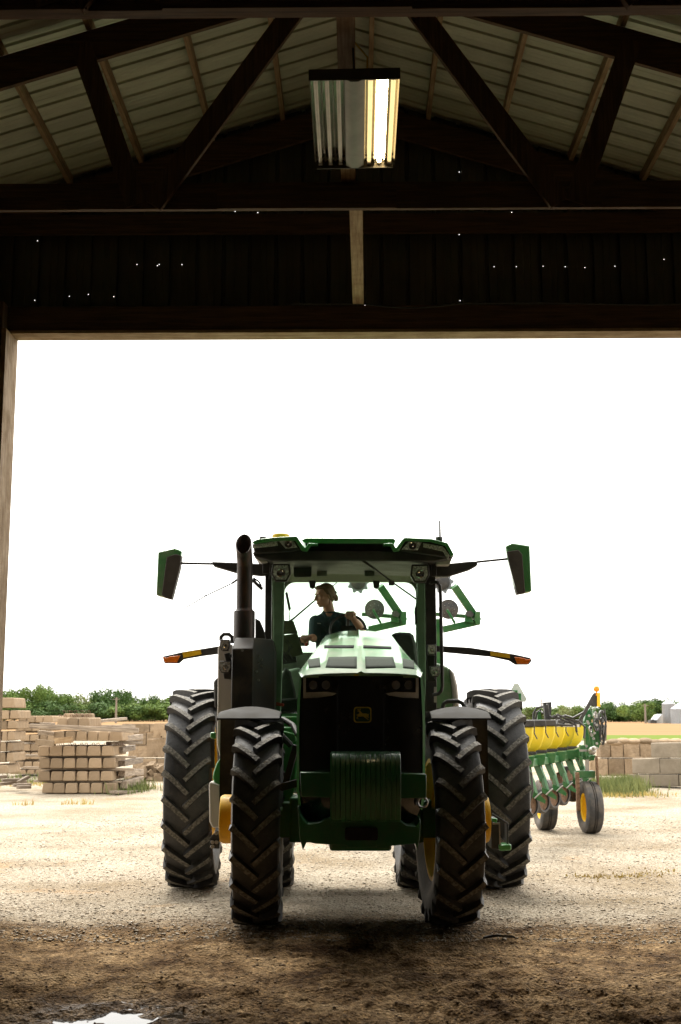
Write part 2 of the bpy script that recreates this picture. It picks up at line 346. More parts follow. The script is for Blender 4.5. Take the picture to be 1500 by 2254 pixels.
vd = n.new('ShaderNodeVectorMath'); vd.operation = 'DISTANCE'; L.new(tc.outputs['Object'], vd.inputs[0]); vd.inputs[1].default_value = (PUD[0], PUD[1], 0)
wet.inputs[1].default_value = .30; wet.inputs[2].default_value = .75; wet.inputs[3].default_value = .30; wet.inputs[4].default_value = .92; L.new(vd.outputs['Value'], wet.inputs[0]); L.new(wet.outputs[0], B.inputs['Roughness'])
g = fastmesh('ground', V, Fq, gm); g['kind'] = 'structure'
# loose stones outside, clods inside
def stones(name, N, fx, fy, s0, s1, m):
    x = fx(N); y = fy(N); z = gz(x, y); s = s0*(s1/s0)**(rng.random(N)**2.2)
    base = np.array([[1, 0, 0], [0, 1, 0], [-1, 0, 0], [0, -1, 0], [0, 0, .8], [0, 0, -.6], [.6, .6, .4], [-.6, -.5, .4]])
    Fb = np.array([[0, 6, 4], [6, 1, 4], [1, 2, 4], [2, 7, 4], [7, 3, 4], [3, 0, 4], [0, 1, 6], [2, 3, 7], [0, 5, 1], [1, 5, 2], [2, 5, 3], [3, 5, 0]])
    a = rng.random(N)*6.28; c, q = np.cos(a), np.sin(a)
    vv = base[None]*(1+.5*(rng.random((N, 8, 3))-.5))*s[:, None, None]*np.stack([.7+.6*rng.random(N), .7+.6*rng.random(N), .5+.4*rng.random(N)], -1)[:, None]
    vx = vv[..., 0]*c[:, None]-vv[..., 1]*q[:, None]+x[:, None]; vy = vv[..., 0]*q[:, None]+vv[..., 1]*c[:, None]+y[:, None]; vz = vv[..., 2]+(z+s*.15)[:, None]
    VV = np.stack([vx, vy, vz], -1).reshape(-1, 3); FF = (Fb[None]+(np.arange(N)*8)[:, None, None]).reshape(-1, 3)
    o = fastmesh(name, VV, FF, m, False); o['kind'] = 'stuff'; return o
M['stone'] = mat('loose_stone', (.50, .44, .36), .85, spec=.1, nscale=9, col2=(.28, .235, .18), det=3)
M['clod'] = mat('dirt_clod', (.28, .20, .12), .95, nscale=6, col2=(.13, .085, .05))
o = stones('gravel', 34000, lambda N: rng.uniform(-5, 5.6, N), lambda N: 9.2+13*rng.random(N)**1.5, .005, .019, M['stone']); tag(o, 'loose pale limestone gravel scattered over the yard outside the door', 'gravel')
o = stones('dirt_clods', 8000, lambda N: rng.uniform(-2.6, 3, N), lambda N: rng.uniform(6.6, 10.4, N), .003, .013, M['clod']); tag(o, 'dark crumbs of soil scattered over the barn floor', 'soil')
# puddle
wm = bpy.data.materials.new('puddle_water'); wm.use_nodes = True; b = wm.node_tree.nodes['Principled BSDF']; b.inputs['Base Color'].default_value = (.03, .022, .014, 1); b.inputs['Roughness'].default_value = .03
b.inputs['IOR'].default_value = 1.33; wn = wm.node_tree.nodes.new('ShaderNodeTexNoise'); wn.inputs['Scale'].default_value = 9; wb = wm.node_tree.nodes.new('ShaderNodeBump'); wb.inputs['Strength'].default_value = .04; wb.inputs['Distance'].default_value = .01
wm.node_tree.links.new(wn.outputs['Fac'], wb.inputs['Height']); wm.node_tree.links.new(wb.outputs[0], b.inputs['Normal'])
zp = float(gz(PUD[0], PUD[1])); m = MB(); m.add([(PUD[0]+.42*math.cos(k*.2618), PUD[1]+.5*math.sin(k*.2618), zp+.011) for k in range(24)], [tuple(range(24))])
m.build('puddle', wm, smooth=0, kind='structure')
# far fields
fm = mat('stubble_field', (.27, .175, .10), .95, spec=0, nscale=.02, stretch=(.3, 4, 1), col2=(.21, .13, .07), det=8, dust=(.24, .15, .07), dust_amt=.4, dscale=.05)
gf = mat('grass_verge', (.13, .155, .05), .95, spec=0, nscale=.5, col2=(.10, .15, .03))
def sheet(name, pts, m):
    q = MB(); q.add(pts, [tuple(range(len(pts)))]); return q.build(name, m, smooth=0, kind='structure')
def flat(x0, x1, y0, y1, z): return [(x0, y0, z), (x1, y0, z), (x1, y1, z), (x0, y1, z)]
sheet('field', flat(-1500, 1800, 118, 3800, -.09), fm)
sheet('grass_verge', flat(8, 400, 92, 118, -.085), gf)
# ------------------------------------------------------------------ barn
XJ, ZH = -2.93, P(785, 731, 10.285).z+.028
YW = 10.45
barn = thing('barn', (0, 2, 0), 'dark timber pole barn with ribbed metal roof and big open door', 'barn')
def part(m, name, mt, **k): return m.build(name, mt, barn, **k)
SL = .314; ZR = 6.94           # underside of purlins at the ridge
HS = 6.1
def roofz(x): return ZR-SL*abs(x)
# trusses
def truss(y, ply):
    m = MB(); t = .038*ply
    zb0, zb1 = P(785, 458.5, 8.2).z, P(785, 400, 8.2).z
    for s in (-1, 1):
        a = Vector((0, 0, ZR)); e = Vector((s*HS, 0, roofz(HS)))
        m.prism([(0, y-t/2, ZR-.250), (0, y-t/2, ZR-.004), (s*HS, y-t/2, roofz(HS)-.004), (s*HS, y-t/2, roofz(HS)-.250)], (0, t, 0))
    m.prism([(-HS, y-t/2+.001, zb0), (HS, y-t/2+.001, zb0), (HS, y-t/2+.001, zb1), (-HS, y-t/2+.001, zb1)], (0, t, 0))
    tr = part(m, 'truss', M['wood_x'], bevel=.002)
    yy = y-t/2-.024
    for s in (-1, 1):
        for (x0, z0, x1, z1, w) in ((1.40, zb0+.02, .22, ZR-.16, .15), (1.50, zb0+.02, 1.93, 6.22, .145)):
            q = MB(); q.beam((s*x0, yy, z0), (s*x1, yy, z1), .045, w, up=(1, 0, .01)); 
            w_ = q.build('web', M['wood_z'], tr, bevel=.002)
    for (x0, x1, zz) in ((-1.9, -1.32, zb0-.012), (-.95, .28, zb0-.011), (1.35, 1.68, zb0-.014)):
        q = MB(); q.bx(x0, x1, yy-.01, yy+.02, zz, zz+.15); q.build('splice_board', M['wood_x'], tr)
    return tr
for y, p in ((8.22, 1), (5.77, 2), (3.3, 1), (.85, 1), (-1.6, 1), (-4.05, 1), (-6.5, 1)): truss(y, p)
# gable truss against the front wall
m = MB(); yg = YW-.09
for s in (-1, 1): m.prism([(0, yg, ZR-.25), (0, yg, ZR-.004), (s*HS, yg, roofz(HS)-.004), (s*HS, yg, roofz(HS)-.25)], (0, .04, 0))
zg0, zg1 = P(785, 512, yg).z, P(785, 470, yg).z
m.bx(-HS, HS, yg+.001, yg+.041, zg0, zg1); part(m, 'truss', M['wood_x'])
# purlins
for k in range(-9, 10):
    x = (.10 if k == 0 else math.copysign(.02+.62*abs(k), k))
    if k == 0: xs_ = (-.09, .13)
    else: xs_ = (x,)
    for x in xs_:
        m = MB(); z = roofz(x); m.bx(x-.019, x+.019, -8.5, YW-.02, z, z+.089); part(m, 'purlin', M['pale_y'])
# lateral board carrying the lamp, brace to the header
m = MB(); m.bx(-.10, .0, 5.80, 8.24, P(785, 400, 8.2).z+.002, P(785, 400, 8.2).z+.04); part(m, 'lateral_board', M['pale_y'])
a = P(784, 466, 8.25); b_ = P(789, 672, 10.2); m = MB(); m.beam(a+Vector((0, 0, .045)), b_+Vector((0, 0, .03)), .092, .038); part(m, 'brace', M['pale_y'])
# roof sheets
def ribprof(w=.914):
    pts = [(0, .034)]
    for k in range(4):
        c = k*.2286; pts += [(c+.013, .034), (c+.019, 0), (c+.085, 0), (c+.092, .004), (c+.100, 0), (c+.140, 0), (c+.147, .004), (c+.155, 0), (c+.2076, 0), (c+.2146, .034)]
    pts.append((.914, .034)); return pts
RP = ribprof()
zt = ZR+.089
for s in (-1, 1):
    me0 = None
    for k in range(21):
        y1 = YW+.3-k*.914
        if me0 is None:
            m = MB(); vs = []; n_ = len(RP)
            for xx in (0, 2.1, 4.2, HS+.3):
                for (yy, zz) in RP: vs.append((s*xx, -yy, -SL*xx+zz))
            m.add(vs, [(j*n_+i, j*n_+i+1, (j+1)*n_+i+1, (j+1)*n_+i) for j in range(3) for i in range(n_-1)])
            o = m.build('roof_panel', M['roofmetal'], barn, o=(0, 0, 0), smooth=0); me0 = o
        else: o = me0.copy(); COL.objects.link(o)
        o.location = (0, y1-2, zt)
m = MB(); m.prism([(-.2, YW+.3, zt+.04-.06), (0, YW+.3, zt+.04), (.2, YW+.3, zt+.04-.06), (0, YW+.3, zt+.03)], (0, -19.2, 0)); part(m, 'ridge_cap', M['roofmetal'])
# front wall sheets with real nail holes
holes = [P(x, y, YW) for x, y in ((83,530),(77,661),(153,652),(195,648),(251,653),(302,582),(347,585),(351,582),(401,582),(518,465),(568,468),(1012,375),(1012,513),(1014,659),(1088,587),(1137,587),(1196,586),(1246,584),(1288,589),(1354,586),(1462,571),(801,669),(804,672),(799,511),(1128,464),(1186,461))]
def prof_z(u, pr):
    for (a, za), (b, zb) in zip(pr, pr[1:]):
        if a <= u <= b: return za+(zb-za)*((u-a)/(b-a) if b > a else 0)
    return 0
def siding(x0, z0, zfun, y, nm='wall_panel'):
    hs_ = [(h.x-x0, h.z) for h in holes if x0+.01 < h.x < x0+.904]
    us = [u for u, _ in RP]; zs = [z0, z0+.6, z0+1.4]
    rr = .0027; top = min(zfun(x0), zfun(x0+.914))
    for hu, hz in hs_: us += [hu-rr, hu+rr]; zs += [hz-rr, hz+rr]
    us = sorted(set(us)); zs = sorted(z for z in set(zs) if z < top-.05)+[None]
    vs = []; fs = []
    for z in zs:
        for u in us: vs.append((x0+u, y+prof_z(u, RP), zfun(x0+u) if z is None else z))
    n_ = len(us)
    for j in range(len(zs)-1):
        for i in range(n_-1):
            if zs[j+1] is not None and any(us[i] >= hu-rr-1e-6 and us[i+1] <= hu+rr+1e-6 and zs[j] >= hz-rr-1e-6 and zs[j+1] <= hz+rr+1e-6 for hu, hz in hs_): continue
            fs.append((j*n_+i, j*n_+i+1, (j+1)*n_+i+1, (j+1)*n_+i))
    m = MB(); m.add(vs, fs); return m.build(nm, M['siding'], barn, smooth=0)
for k in range(14):
    x0 = XJ-.045-4*.914+k*.914
    z0 = ZH+.02 if (XJ-.12 < x0+.46 < 4.55) else -.15
    siding(x0, z0, lambda x: roofz(x)+.097, YW)
m = MB(); m.bx(XJ-.16-.2, XJ-.165, YW-.02, YW+.03, -.1, ZH+.3); part(m, 'corner_board', M['wood_z'])
# header, jamb, posts
m = MB(); m.bx(XJ-.15, 4.65, 10.30, 10.44, ZH, P(785, 672, 10.30).z); part(m, 'header_beam', M['wood_x'], bevel=.003)
m = MB(); m.bx(XJ-.14, 4.64, 10.285, 10.50, ZH-.028, ZH-.001); part(m, 'lit_header_underside', M['pale_x'], bevel=.003)  # added pale board; daylight on the header's underside is put into its colour
m = MB(); m.bx(XJ-.04, XJ, 10.13, 10.50, -.1, ZH-.03); part(m, 'door_jamb', M['pale_z'], bevel=.003)
m = MB(); m.bx(XJ-.19, XJ-.042, 10.16, 10.43, -.1, ZH+.22); part(m, 'post', M['wood_z'], bevel=.004)
m = MB(); m.bx(XJ-.24, XJ-.192, 10.18, 10.42, -.1, zg1+.8); part(m, 'post', M['wood_z'])
m = MB(); m.bx(4.55, 4.74, 10.16, 10.43, -.1, ZH-.03); part(m, 'post', M['wood_z'])
# cable sagging along the header top
m = MB(); pts = []
for k in range(40):
    px = 640+k*22; py = 669+9*math.sin(math.pi*min(1, max(0, (px-800)/210))) if px < 1010 else 669-2*math.sin((px-1010)/90)
    pts.append(P(px, py, 10.27))
m.tube(pts, .008, 5); part(m, 'cable', M['black'])
# side and back walls
for s in (-1, 1):
    m = MB(); m.bx(min(s*HS, s*(HS+.06)), max(s*HS, s*(HS+.06)), -8.5, YW, -.2, roofz(HS)+.1); part(m, 'side_wall', M['siding'])
m = MB(); m.prism([(-HS, -8.6, -.2), (HS, -8.6, -.2), (HS, -8.6, roofz(HS)), (0, -8.6, ZR+.08), (-HS, -8.6, roofz(HS))], (0, .06, 0)); part(m, 'back_wall', M['siding'])
# ------------------------------------------------------------------ lamp
NZL = P(780, 182, 6.32).z; x0n, x1n = P(680, 172, 6.32).x, P(882, 172, 6.32).x
yL0, yL1 = 6.32, 7.34; xl0, xl1 = x0n, x1n; cx = (xl0+xl1)/2
lamp = thing('fluorescent_lamp', (cx, 6.9, NZL), 'six tube fluorescent shop light hanging under the ridge with only its right tubes lit', 'lamp')
m = MB()
ztop = NZL+.055
m.bx(xl0, xl1, yL0-.006, yL0, NZL-.002, NZL+.062); m.bx(xl0+.012, xl1-.012, yL1, yL1+.006, NZL-.01, NZL+.05); m.bx(xl0, xl1, yL0, yL1, ztop+.001, ztop+.012)
m.build('housing', M['lamp_body'], lamp)
wdt = (xl1-xl0)
def refl(a, b, n_, tubes):
    m = MB(); w = (b-a)/n_
    for k in range(n_):
        xa = a+k*w; xm = xa+w/2
        pr = [(xa, NZL+.004), (xa+w*.16, NZL+.034), (xa+w*.36, NZL+.050), (xa+w*.64, NZL+.050), (xa+w*.84, NZL+.034), (xa+w, NZL+.004)]
        vs = [(x, yL0+.002, z) for x, z in pr]+[(x, yL1-.002, z) for x, z in pr]
        m.add(vs, [(i, i+1, 7+i, 6+i) for i in range(5)])
    m.build('reflector', M['ref_alu'], lamp)
    for k, tm in enumerate(tubes):
        xm = a+(k+.5)*w; t = MB(); t.tube([(xm, yL0+.03, NZL+.026), (xm, yL1-.03, NZL+.026)], .0125, 12); t.build('tube', M[tm], lamp)
        t = MB(); 
        for yy in (yL0+.002, yL1-.026): t.bx(xm-.012, xm+.012, yy, yy+.024, NZL+.010, NZL+.045)
        t.build('socket', M['white'], lamp)
refl(xl0+.004, xl0+wdt*.385, 3, ('tube_off', 'tube_off', 'tube_off'))
refl(xl0+wdt*.615, xl1-.004, 3, ('tube_dim', 'tube_on', 'tube_dim'))
m = MB(); m.prism([(xl0+wdt*.388, yL0, NZL+.004), (xl0+wdt*.46, yL0, NZL-.010), (xl0+wdt*.54, yL0, NZL-.010), (xl0+wdt*.612, yL0, NZL+.004), (xl0+wdt*.612, yL0, NZL+.03), (xl0+wdt*.388, yL0, NZL+.03)], (0, yL1-yL0, 0)); m.build('ballast_cover', M['lamp_cover'], lamp, bevel=.002)
hz = P(785, 400, 8.2).z
for yy in (yL0+.12, yL1-.12):
    m = MB(); m.tube([(cx-.03, yy, ztop+.01), (cx, yy, ztop+.06), (cx+.03, yy, ztop+.01)], .003, 6); m.tube([(cx, yy, ztop+.06), (cx-.004, yy, hz)], .006, 6); m.build('hanger', M['black'], lamp)
m = MB(); m.tube([(cx+.07, 6.5, ztop+.01), (cx+.075, 6.47, hz-.05), (-.005, 6.42, hz+.02), (-.004, 6.0, hz+.02)], .005, 6); m.build('power_cord', M['cable'], lamp)
for o in list(lamp.children):      # the fixture hangs a little askew
    pass
lamp.rotation_euler = (R_(-1.6), R_(-.9), 0)

# ------------------------------------------------------------------ wheels
def lug_tyre(name, R, Wd, n, lh, rr, lw, parent, mats):
    m = MB(); Rc = R-lh; hw = Wd/2; k2 = .10/ max(.2, Wd)
    def rc(u): return Rc-(u*u)*k2*1.2
    prof = [(-hw*.74, rr), (-hw*.80, rr+.03), (-hw*1.0, lerp(rr, Rc, .42)), (-hw*1.02, lerp(rr, Rc, .62)), (-hw*.985, Rc-.055), (-hw*.93, rc(hw*.93)-.012)]
    prof += [(hw*t, rc(hw*t)) for t in (-.8, -.4, 0, .4, .8)]
    prof += [(-a, r) for a, r in prof[5::-1]]
    m.lathe(prof, seg=72)
    for s in (-1, 1):
        for i in range(n):
            a0 = 2*math.pi*(i+(.5 if s > 0 else 0))/n; path = []
            NP = 8
            for j in range(NP):
                t = j/(NP-1); u = s*(-.035*Wd+t*(hw+.035*Wd)*.985)
                ang = a0+(1-t)**1.12*(.47*Wd)/R
                path.append((u, ang, t))
            rings = []
            for j, (u, ang, t) in enumerate(path):
                u2, a2, _ = path[min(j+1, NP-1)]; u1, a1, _ = path[max(j-1, 0)]
                du, da = (u2-u1), (a2-a1)*R; ln = math.hypot(du, da); pu, pa = -da/ln, du/ln
                w = lw*(1.12 if t > .8 else 1)
                top = R-(u*u)*k2 - (0 if t < .9 else .012); bot = rc(u)-.02
                ring = []
                for (rad, f) in ((bot, -.62), (top, -.42), (top, .42), (bot, .62)):
                    uu = u+pu*w*f; aa = ang+pa*w*f/R; ring.append((uu, rad*math.cos(aa), rad*math.sin(aa)))
                rings.append(ring)
            # shoulder drop
            u, ang, t = path[-1]; ring = []
            for (rad, f) in ((Rc-.11, -.5), (Rc-.075, -.34), (Rc-.075, .34), (Rc-.11, .5)):
                aa = ang+f*lw/R; ring.append((s*hw*(1.0 if abs(f) > .4 else 1.035), rad*math.cos(aa), rad*math.sin(aa)))
            rings.append(ring)
            vs = [p for r_ in rings for p in r_]; nr = len(rings)
            m.add(vs, [(j*4, j*4+1, j*4+5, j*4+4) for j in range(nr-1)]+[(j*4+2, j*4+3, j*4+7, j*4+6) for j in range(nr-1)]+[(0, 3, 2, 1), tuple((nr-1)*4+q for q in range(4))], 0)
            m.add(vs, [(j*4+1, j*4+2, j*4+6, j*4+5) for j in range(nr-2)], 1); m.add(vs, [((nr-2)*4+1, (nr-2)*4+2, (nr-2)*4+6, (nr-2)*4+5)], 0)
    return m.build(name, mats, parent, o=(0, 0, 0), smooth=30)
def wheel(name, loc, rz, R, Wd, n, lh, rr, lw, out, hubR, hubL, parent):
    """out = +1/-1 side of the dish; mesh = yellow rim with hub"""
    m = MB(); hw = Wd/2
    m.lathe([(-hw*.78, rr+.025), (-hw*.78, rr-.01), (-hw*.55, rr-.03), (-hw*.4, rr-.055), (hw*.4, rr-.055), (hw*.55, rr-.03), (hw*.78, rr-.01), (hw*.78, rr+.025)], seg=56)
    dx = -out*hw*.25
    m.lathe([(dx-.012, rr-.05), (dx-.012*1, hubR*1.2), (dx+out*hubL*.12, hubR*1.05)], seg=56)
    L0 = out*(hw+hubL)
    m.lathe([(dx, hubR*1.15), (dx+out*.05, hubR), (L0-out*.03, hubR), (L0-out*.005, hubR*.93), (L0, hubR*.75), (L0, .001)], seg=40)
    for k in range(10):
        q = 2*math.pi*k/10; r_ = hubR*1.35; m.tube([(dx-out*.03, r_*math.cos(q), r_*math.sin(q)), (dx+out*.03, r_*math.cos(q), r_*math.sin(q))], .018, 6)
    w = m.build(name, M['yellow'], parent, o=(0, 0, 0)); w.location = Vector(loc)-Vector(parent['_o']); w.rotation_euler.z = rz; w['_o'] = (0, 0, 0)
    lug_tyre('tyre', R, Wd, n, lh, rr, lw, w, [M['rubber'], M['lug']])
    return w

# ------------------------------------------------------------------ tractor
TX = P(785, 1578, 10).x
tractor = thing('tractor', (TX, 10.0, 0), 'large green row crop tractor with dual rear wheels nosing in through the barn door', 'tractor')
T = tractor
SPLIT = {'weight_bracket', 'axle_bracket', 'fender_support', 'mirror_hinge', 'hose', 'cable_bundle', 'tank_cover', 'roof_bracket', 'lamp_cable', 'roof_light_housing'}
def tp(m, name, mt, **k):
    par = k.pop('parent', T)
    if name in SPLIT:
        for q in m.pieces(): o = q.build(name, mt, par, **k)
        return o
    return m.build(name, mt, par, **k)
RF, RR = .785, .985
yawT = R_(-2.0)
zf = float(gz(-.8, 10)); 
wl = wheel('front_wheel', (P(570, 1815, 10).x, 10, RF-.005), R_(2.2), RF, .35, 22, .042, .44, .046, -1, .185, .125, T)
wr = wheel('front_wheel', (P(986, 1815, 10).x, 10, RF-.005), R_(4.5), RF, .35, 22, .042, .44, .046, 1, .185, .14, T)
wr.rotation_euler.x = R_(7)
for px, out in ((430, -1), (596, 1), (924, -1), (1087, 1)):
    p = P(px, 1740, 13.05); w = wheel('rear_wheel', (p.x, 13.05, RR-.125), R_(2.0), RR, .455, 24, .05, .62, .052, out, .16, .02 if px in (430, 1087) else -.1, T)
    w.rotation_euler.x = random.random()*1.0
# -- chassis, axles
m = MB(); m.beam(P(600, 1810, 10), P(970, 1810, 10), .20, .22); m.beam(P(640, 1800, 10.1), P(930, 1800, 10.1), .42, .34); tp(m, 'front_axle', M['dkgreen'], bevel=.02)
m = MB(); m.beam((P(500, 1740, 13.05).x, 13.05, .9), (P(1050, 1740, 13.05).x, 13.05, .9), .24, .24); tp(m, 'rear_axle', M['dkgreen'], bevel=.02)
xc = lambda d: P(785, 1578, d).x + (10-d)*.035 + (.0)
m = MB(); m.prism([(xc(9.2)-.22, 9.2, .62), (xc(9.2)+.22, 9.2, .62), (xc(13.3)+.30, 13.3, .55), (xc(13.3)-.30, 13.3, .55)], (0, 0, .55)); tp(m, 'chassis', M['dkgreen'], bevel=.02)
# engine side panels (bright green), struts
m = MB()
m.prism([P(618, 1600, 10.75), P(660, 1600, 10.75), P(660, 1650, 10.75), P(640, 1790, 10.75), P(622, 1790, 10.75)], (0, .9, 0)); m.prism([P(600, 1576, 10.9), P(660, 1576, 10.9), P(660, 1598, 10.9), P(604, 1598, 10.9)], (0, .6, 0))
tp(m, 'side_panel', M['green'], bevel=.015)
m = MB(); m.prism([P(933, 1640, 10.75), P(952, 1640, 10.75), P(950, 1790, 10.75), P(936, 1790, 10.75)], (0, .9, 0)); tp(m, 'side_panel', M['green'], bevel=.015)
m = MB(); m.ppx([(622, 1608), (652, 1616), (652, 1632), (619, 1630)], 10.6, .1); tp(m, 'tool_box', M['green'], bevel=.01)
m = MB(); m.beam(P(652, 1640, 10.3), P(628, 1730, 10.3), .07, .05); m.beam(P(618, 1733, 10.2), P(660, 1722, 10.2), .07, .06); tp(m, 'strut', M['black'], bevel=.006)
m = MB(); m.tube([P(600, 1582, 10.3), P(625, 1584, 10.3), P(645, 1596, 10.2), P(656, 1618, 10.1)], .022, 10); m.tube([P(905, 1640, 9.6), P(930, 1612, 9.9), P(950, 1600, 10.2)], .02, 10); tp(m, 'hose', M['black'])
m = MB(); m.ppx([(622, 1767), (656, 1767), (656, 1792), (622, 1785)], 9.9, .2); m.ppx([(926, 1768), (950, 1760), (950, 1790), (930, 1800)], 9.9, .2); tp(m, 'axle_bracket', M['dkgreen'], bevel=.008)
# -- hood
HD = [(8.85, 130, 1481, 1487), (9.05, 134, 1469, 1479), (9.35, 131, 1455, 1470), (9.8, 122, 1440, 1459), (10.4, 106, 1420, 1440), (11.0, 88, 1400, 1417), (11.5, 78, 1388, 1402)]
hx = lambda d: P(lerp(795, 790, (d-8.85)/2.65), 1500, d).x
def hood_par(d):
    for a, b in zip(HD, HD[1:]):
        if d <= b[0] or b is HD[-1]:
            t = (d-a[0])/(b[0]-a[0]); q = [lerp(a[i], b[i], t) for i in (1, 2, 3)]; break
    w = q[0]/F*d*1.0; zt_ = P(790, q[1], d).z; zs_ = P(790, q[2], d).z; return w, zt_, zs_
def hood_z(x, d):
    w, a, b = hood_par(d); u = abs((x-hx(d))/w); u = min(u, 1)
    crease = .012*max(0, 1-u/.06)
    return a-(a-b)*(u**2.6)+crease
m = MB(); NU = 32; ds = np.linspace(8.85, 11.5, 30); vs = []
for d in ds:
    w, a, b = hood_par(d)
    dr = lerp(.015, .30, min(1, max(0, (d-9.12)/.3)))
    vs.append((hx(d)-w*1.0, d, b-dr)); vs.append((hx(d)-w*1.01, d, b-dr*.3))
    for i in range(NU+1):
        u = -1+2*i/NU; x = hx(d)+w*u; vs.append((x, d, hood_z(x, d)-(.012 if abs(u) > .99 else 0)))
    vs.append((hx(d)+w*1.01, d, b-dr*.3)); vs.append((hx(d)+w*1.0, d, b-dr))
n_ = NU+5
m.add(vs, [(j*n_+i, j*n_+i+1, (j+1)*n_+i+1, (j+1)*n_+i) for j in range(len(ds)-1) for i in range(n_-1)]+[tuple(range(n_))])
hood = tp(m, 'hood', M['hood'], smooth=50)
def on_hood(px, py, off=.004):
    prev = None
    for k in range(800):
        d = 8.86+k*.0033; p = P(px, py, d)
        if p.z < hood_z(p.x, d)-.0: 
            return Vector((p.x, p.y, hood_z(p.x, d)+off)) if prev is not None else Vector((p.x, p.y, p.z+off))
        prev = p
    return P(px, py, 11.4)
M['vent'] = mat('hood_mesh', (.042, .055, .04), .8, nscale=120, col2=(.03, .04, .03), det=1, spec=.08)
def hoodpatch(q, mt, name, n1=8, n2=4, off=.002):
    m = MB(); vs = []
    (ax, ay), (bx_, by), (cx_, cy), (dx_, dy) = q
    for j in range(n2+1):
        for i in range(n1+1):
            s, t = i/n1, j/n2; x = lerp(lerp(ax, bx_, s), lerp(dx_, cx_, s), t); y = lerp(lerp(ay, by, s), lerp(dy, cy, s), t); vs.append(on_hood(x, y, off))
    m.add(vs, [(j*(n1+1)+i, j*(n1+1)+i+1, (j+1)*(n1+1)+i+1, (j+1)*(n1+1)+i) for j in range(n2) for i in range(n1)])
    ob = m.build(name, mt, hood, smooth=60); sm = ob.modifiers.new('t', 'SOLIDIFY'); sm.thickness = .003; sm.offset = 0; return ob
for q in (((724, 1447), (786, 1446), (786, 1472), (717, 1470)), ((804, 1446), (866, 1447), (872, 1470), (805, 1472)), ((678, 1453), (704, 1448), (706, 1469), (680, 1471)), ((886, 1450), (911, 1455), (913, 1473), (888, 1471))): hoodpatch(q, M['vent'], 'hood_vent')
for q in (((714, 1421), (780, 1421), (779, 1427), (714, 1427)), ((800, 1421), (862, 1424), (862, 1429), (800, 1427))): hoodpatch(q, M['slot'], 'hood_slot', 8, 1)
# -- nose / grille
def gd(px, py): u = (px-795)/138; return 8.80+.16*abs(u)**3+(.05 if py > 1780 else 0)
def gp(px, py, off=0): d = gd(px, py)-off; return P(px, py, d)
rows = [(1488, 664, 926), (1510, 660, 929), (1545, 657, 931), (1600, 655, 932), (1680, 655, 932), (1740, 657, 931), (1775, 660, 927), (1798, 670, 918), (1812, 684, 904)]
m = MB(); vs = []; NG = 16
for (y, a, b) in rows:
    for i in range(NG+1): vs.append(gp(lerp(a, b, i/NG), y))
m.add(vs, [(j*(NG+1)+i, j*(NG+1)+i+1, (j+1)*(NG+1)+i+1, (j+1)*(NG+1)+i) for j in range(len(rows)-1) for i in range(NG)])
# side returns
for side in (0, 1):
    e = [Vector(vs[j*(NG+1)+(NG if side else 0)]) for j in range(len(rows))]; bk = [p+Vector((0, 1.0, 0)) for p in e]
    m.add(e+bk, [(j, j+1, len(e)+j+1, len(e)+j) for j in range(len(e)-1)])
grille = tp(m, 'grille', M['gloss'], smooth=45)
def strip(pix, off, th, mt, name, par=None, bevel=0):
    m = MB(); a = [gp(x, y, off) for x, y in pix]; m.prism(a, (0, th, 0)); return m.build(name, mt, par or grille, bevel=bevel)
for s in (0, 1):
    mm = (lambda x: x) if not s else (lambda x: 1590-x)
    strip([(mm(x), y) for x, y in ((660, 1490), (664, 1490), (661, 1545), (659, 1600), (659, 1740), (664, 1780), (660, 1783), (654, 1745), (653, 1600), (655, 1545))], .01, .05, M['green'], 'edge_trim')
    hl = strip([(mm(x), y) for x, y in ((668, 1492), (745, 1494), (748, 1505), (738, 1522), (668, 1536))], .012, .03, M['gloss'], 'headlight', bevel=.003)
    strip([(mm(x), y) for x, y in ((668, 1492), (674, 1492), (674, 1524), (720, 1523), (741, 1526), (733, 1531), (700, 1536), (668, 1537))], .018, .008, M['white'], 'light_bar', hl)  # bright glint of the strip put in as flat white
    for cxp in (690, 718):
        m = MB(); m.lathe([(0, .001), (.0, .026), (-.012, .030)], o=gp(mm(cxp), 1508, .016), ax='Y', seg=18); m.build('lamp', M['steel'], hl)
# badge
def rrect(x0, y0, x1, y1, r, n_=4):
    out = []
    for cx_, cy_, a0 in ((x1-r, y0+r, -90), (x1-r, y1-r, 0), (x0+r, y1-r, 90), (x0+r, y0+r, 180)):
        for k in range(n_+1): q = R_(a0+90*k/n_); out.append((cx_+r*math.cos(q), cy_+r*math.sin(q)))
    return out
M['badgeY'] = mat('badge_yellow', (.65, .50, .05), .4, nscale=5); M['badgeG'] = mat('badge_green', (.01, .06, .02), .4)
bd = strip(rrect(779, 1556, 818, 1591, 7), .008, .02, M['badgeG'], 'badge')
o_, i_ = rrect(779, 1556, 818, 1591, 7), rrect(781.6, 1558.6, 815.4, 1588.4, 5.5)
m = MB(); nn = len(o_); vs = [gp(x, y, .012) for x, y in o_+i_]; m.add(vs, [(k, (k+1) % nn, nn+(k+1) % nn, nn+k) for k in range(nn)]); m.build('badge_border', M['badgeY'], bd, smooth=0)
deer = [(784.5, 1573.5), (789, 1572), (792, 1569), (790.5, 1566), (787.5, 1566.5), (787, 1564.8), (790.5, 1563.8), (793, 1564), (795.5, 1567.5), (799, 1570.5), (806, 1570.3), (810.5, 1572), (813, 1571), (812, 1574), (811.5, 1577), (813.5, 1581), (809.5, 1579.2), (806, 1577), (806.5, 1578.6), (812.5, 1584.6), (810, 1584.2), (801, 1577.5), (797, 1577), (793.5, 1577.5), (790, 1577), (787, 1580.5), (790, 1582.5), (788.5, 1583), (784.8, 1580.6), (788, 1576), (787, 1575.3)]
